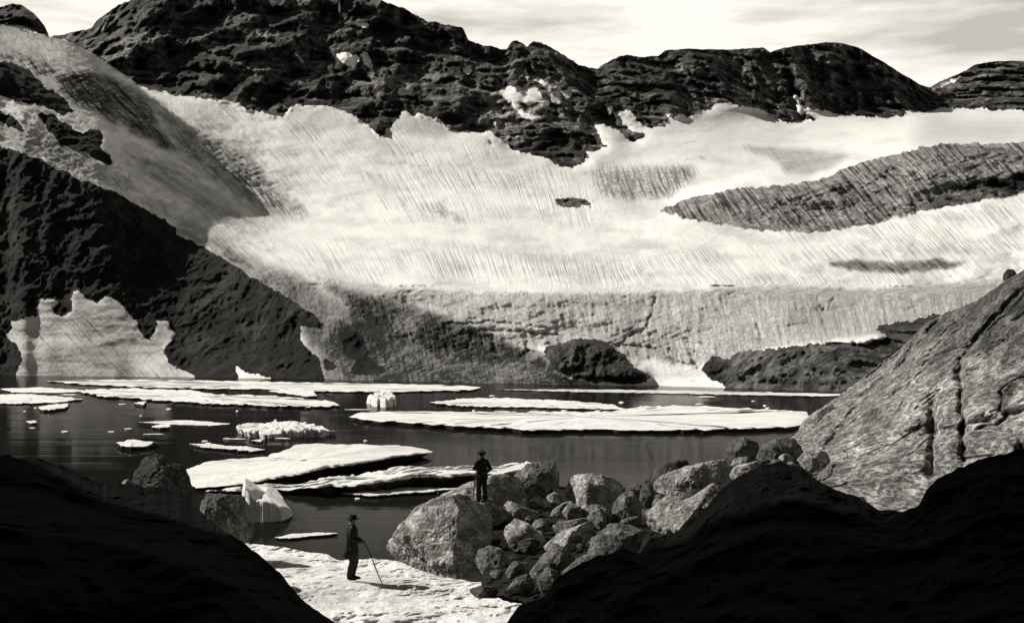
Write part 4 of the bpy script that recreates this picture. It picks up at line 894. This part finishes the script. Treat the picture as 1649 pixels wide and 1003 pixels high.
def person(base, yaw, sc, label, handR, handL, elbR, elbL, feet, lean, style, headyaw=0.0):
    """figure facing +x in its own frame, z up, standing on base"""
    Vs, Es, Rs = [], [], []
    def add(p, r, par=None):
        Vs.append(p); Rs.append(r)
        if par is not None: Es.append((par, len(Vs) - 1))
        return len(Vs) - 1
    lx = lean
    pel = add((0, 0, 0.93), (0.125, 0.155)); sp = add((lx * 0.3, 0, 1.10), (0.11, 0.14), pel); ch = add((lx * 0.7, 0, 1.32), (0.125, 0.165), sp)
    nk = add((lx + 0.0, 0, 1.475), 0.062, ch); nk2 = add((lx + 0.015, 0, 1.53), 0.055, nk)
    hd = add((lx + 0.03, 0, 1.60), (0.088, 0.078), nk2); tp = add((lx + 0.02, 0, 1.69), (0.088, 0.078), hd)
    for sgn, hnd, elb in ((-1, handR, elbR), (1, handL, elbL)):
        sh = add((lx * 0.95, sgn * 0.17, 1.415), 0.062, ch)
        i = limb(Vs, Es, Rs, sh, [(lerp3((lx, sgn * 0.2, 1.40), elb, 0.5), 0.052), (elb, 0.043), (lerp3(elb, hnd, 0.5), 0.038), (hnd, 0.026)])
        fw = Vector(hnd) - Vector(elb)
        hand(Vs, Es, Rs, i, hnd, tuple(fw), (0, 0, 1), (0, -sgn, 0))
    for sgn, (fx, fy, kx) in ((-1, feet[0]), (1, feet[1])):
        hp = add((0.0, sgn * 0.09, 0.86), 0.095, pel)
        limb(Vs, Es, Rs, hp, [(((kx * 0.5), sgn * 0.10, 0.68), 0.085), ((kx, fy * 0.7 + sgn * 0.03, 0.49), 0.060), (((kx + fx) / 2 - 0.01, fy, 0.32), 0.058), ((fx, fy, 0.10), 0.040), ((fx + 0.03, fy, 0.045), 0.038), ((fx + 0.15, fy, 0.03), 0.032)])
    body = skin_body('person', Vs, Es, Rs, M_skin)
    # face: sculpt brow, eyes, nose, mouth, ears out of the head of the same mesh
    me = body.data; n = len(me.vertices); co = np.zeros(n * 3); me.vertices.foreach_get('co', co); co = co.reshape(-1, 3)
    hx, hz = lx + 0.03, 1.63
    for (px, py, pz, r, amt, dx, dz) in ((hx + 0.09, 0, hz - 0.005, 0.018, 0.030, 1, -0.2), (hx + 0.085, 0.03, hz + 0.012, 0.014, -0.010, 1, 0), (hx + 0.085, -0.03, hz + 0.012, 0.014, -0.010, 1, 0),
                                         (hx + 0.09, 0, hz - 0.05, 0.016, 0.008, 1, 0), (hx + 0.08, 0, hz - 0.085, 0.022, 0.014, 1, -0.3)):
        dd = np.sqrt(((co - np.array([px, py, pz])) ** 2).sum(1)); w = np.exp(-(dd / (r * 1.4)) ** 2)
        co[:, 0] += w * amt * dx; co[:, 2] += w * amt * dz
    for sgn in (-1, 1):
        dd = np.sqrt(((co - np.array([hx - 0.01, sgn * 0.078, hz])) ** 2).sum(1)); co[:, 1] += np.exp(-(dd / 0.022) ** 2) * sgn * 0.022
    me.vertices.foreach_set('co', co.ravel().astype(np.float32)); me.update()
    body.location = base; body.rotation_euler = (0, 0, yaw); body.scale = (sc, sc, sc)
    tag(body, label, 'person')
    hem = style['hem']
    mt = style['mat']
    rings = [(lx * -0.2 + style.get('hemx', 0), 0, hem, style['hr'], style['hr'] * 1.05), (0, 0, (hem + 0.95) / 2, (style['hr'] + 0.17) / 2 + 0.01, 0.205), (0, 0, 0.95, 0.165, 0.195), (lx * 0.3, 0, 1.10, 0.148, 0.178), (lx * 0.6, 0, 1.25, 0.158, 0.200), (lx * 0.8, 0, 1.36, 0.150, 0.210), (lx * .95, 0, 1.43, 0.115, 0.175), (lx, 0, 1.475, 0.080, 0.095), (lx + 0.008, 0, 1.515, 0.070, 0.072)]
    loft('coat', rings, mt, body, 28, True, 0.03)
    for sgn, hnd, elb in ((-1, handR, elbR), (1, handL, elbL)):
        shd = (lx * 0.95, sgn * 0.165, 1.405)
        loft('sleeve', [(*shd, 0.078, 0.078), (*lerp3(shd, elb, 0.5), 0.072, 0.072), (*elb, 0.064, 0.064), (*lerp3(elb, hnd, 0.5), 0.055, 0.055), (*lerp3(elb, hnd, 0.96), 0.046, 0.046)], mt, body, 16, True, 0.04, sgn)
    for sgn, (fx, fy, kx) in ((-1, feet[0]), (1, feet[1])):
        loft('trouser_leg', [(0, sgn * 0.085, 0.90, 0.115, 0.11), (kx * 0.5, sgn * 0.10, 0.68, 0.108, 0.10), (kx, fy * 0.7 + sgn * 0.03, 0.49, 0.085, 0.082), ((kx + fx) / 2 - 0.01, fy, 0.32, style['calf'], style['calf']), (fx, fy, 0.12, style['ank'], style['ank'])], style['mat2'], body, 18, True, 0.03, sgn)
        loft('boot', [(fx - 0.01, fy, 0.20, 0.056, 0.052), (fx - 0.01, fy, 0.12, 0.056, 0.05), (fx + 0.005, fy, 0.07, 0.07, 0.052), (fx + 0.06, fy, 0.045, 0.052, 0.05), (fx + 0.15, fy, 0.035, 0.040, 0.046), (fx + 0.21, fy, 0.03, 0.018, 0.026)], M_boot, body, 16)
    hz = 1.665
    prof = style['hat']
    n = 36; V = []; cxh = lx + 0.02
    for (r, z) in prof:
        for j in range(n):
            t = 2 * math.pi * j / n
            V.append((cxh + math.cos(t) * r * 1.08, math.sin(t) * r, hz + z + (0.012 * math.cos(2 * t) * (1 if r > 0.13 else 0)) - (0.01 if style.get('tilt') and r > .1 else 0) * math.cos(t)))
    Fs = []
    for k in range(len(prof) - 1):
        for j in range(n): Fs.append((k * n + j, k * n + (j + 1) % n, (k + 1) * n + (j + 1) % n, (k + 1) * n + j))
    Fs.append(tuple(range((len(prof) - 1) * n, len(prof) * n)))
    me = bpy.data.meshes.new('hat'); me.from_pydata(V, [], Fs); me.update()
    for p in me.polygons: p.use_smooth = True
    link('hat', me, M_hat, body)
    loft('hair', [(cxh - 0.035, 0, 1.585, 0.062, 0.070), (cxh - 0.025, 0, 1.63, 0.078, 0.084), (cxh - 0.012, 0, 1.68, 0.086, 0.086)], M_hat, body, 18)
    if style.get('collar'): loft('collar', [(lx - 0.012, 0, 1.505, 0.072, 0.075), (lx - 0.008, 0, 1.535, 0.068, 0.07)], M_collar, body, 20, False)
    return body
def rod(name, a, b_, r0, r1, mat, label, cat, bend=0.01):
    a, b_ = Vector(a), Vector(b_); n = 10; rings = []
    for k in range(12):
        t = k / 11; p = a.lerp(b_, t) - a + Vector((bend * math.sin(t * 6), 0, bend * math.sin(t * 4))); rr = r0 + (r1 - r0) * t
        if k in (3, 7): rr *= 1.12
        rings.append((p.x, p.y, p.z, rr, rr))
    o = loft(name, rings, mat, None, n); o.location = a
    tag(o, label, cat); return o

# nearer walker, in profile, facing right, both hands on a stick planted ahead of him
y1 = 29.3; p1 = unproj(566, 933, y1)
h1 = (0.27, -0.03, 1.03); h1b = (0.25, 0.05, 1.06)
person(p1, 0.0, 0.985, 'nearer walker in long dark coat and brimmed hat, leaning on a stick on the snow', h1, h1b, (0.03, -0.25, 1.13), (0.03, 0.24, 1.13),
       [(-0.05, -0.09, 0.04), (0.03, 0.09, 0.10)], 0.02,
       dict(hem=0.60, hr=0.215, hemx=-0.05, mat=M_cloth, mat2=M_cloth2, calf=0.078, ank=0.062, collar=True, hat=[(0.088, -0.02), (0.155, -0.012), (0.158, -0.002), (0.098, 0.006), (0.094, 0.05), (0.082, 0.095), (0.04, 0.10), (0.01, 0.092)]))
tipx, tipy, tipz = unproj(616, 938, y1 - 0.1)
rod('walking_stick', (p1[0] + 0.325, y1 + 0.0, p1[2] + 1.05), (tipx, tipy, tipz - 0.02), 0.017, 0.013, M_wood, 'slanting walking stick planted in the snow ahead of the nearer walker', 'stick')
# farther walker, seen from behind and a little to the left, tall staff upright at his left
y2 = 36.6; p2 = unproj(776, 808, y2)
hs = unproj(768.5, 763, y2 - 0.15)
ang = math.radians(125)
def loc2(dx, dy, dz):      # world offset (metres from the feet) to the figure's own frame
    c, s = math.cos(-ang), math.sin(-ang); return ((dx * c - dy * s), (dx * s + dy * c), dz)
hl = loc2(-0.20, -0.02, 1.20); hr = loc2(0.14, -0.16, 1.02)
person(p2, ang, 0.975, 'farther walker in dark jacket and wide flat hat, standing on the rocks with a staff', hr, hl, loc2(0.30, -0.05, 1.12), loc2(-0.26, -0.12, 1.12),
       [(-0.02, -0.12, 0.02), (0.0, 0.12, 0.03)], 0.0,
       dict(hem=0.80, hr=0.205, mat=M_cloth, mat2=M_cloth2, calf=0.092, ank=0.088, hat=[(0.09, -0.03), (0.13, -0.02), (0.165, 0.0), (0.162, 0.02), (0.12, 0.055), (0.06, 0.082), (0.01, 0.088)]))
sb_ = unproj(760.5, 811, y2 - 0.1); st = unproj(770, 728, y2 - 0.1)
rod('staff', (st[0], st[1], st[2]), (sb_[0], sb_[1], sb_[2] - 0.03), 0.014, 0.016, M_wood, 'tall upright staff held by the farther walker', 'staff', 0.006)
a_ = unproj(779, 753, y2 - 0.2); b2 = unproj(801, 760, y2 - 0.35)
rod('short_cane', a_, b2, 0.018, 0.008, M_wood, 'short cane sticking out behind the farther walker, held under his arm', 'cane', 0.003)
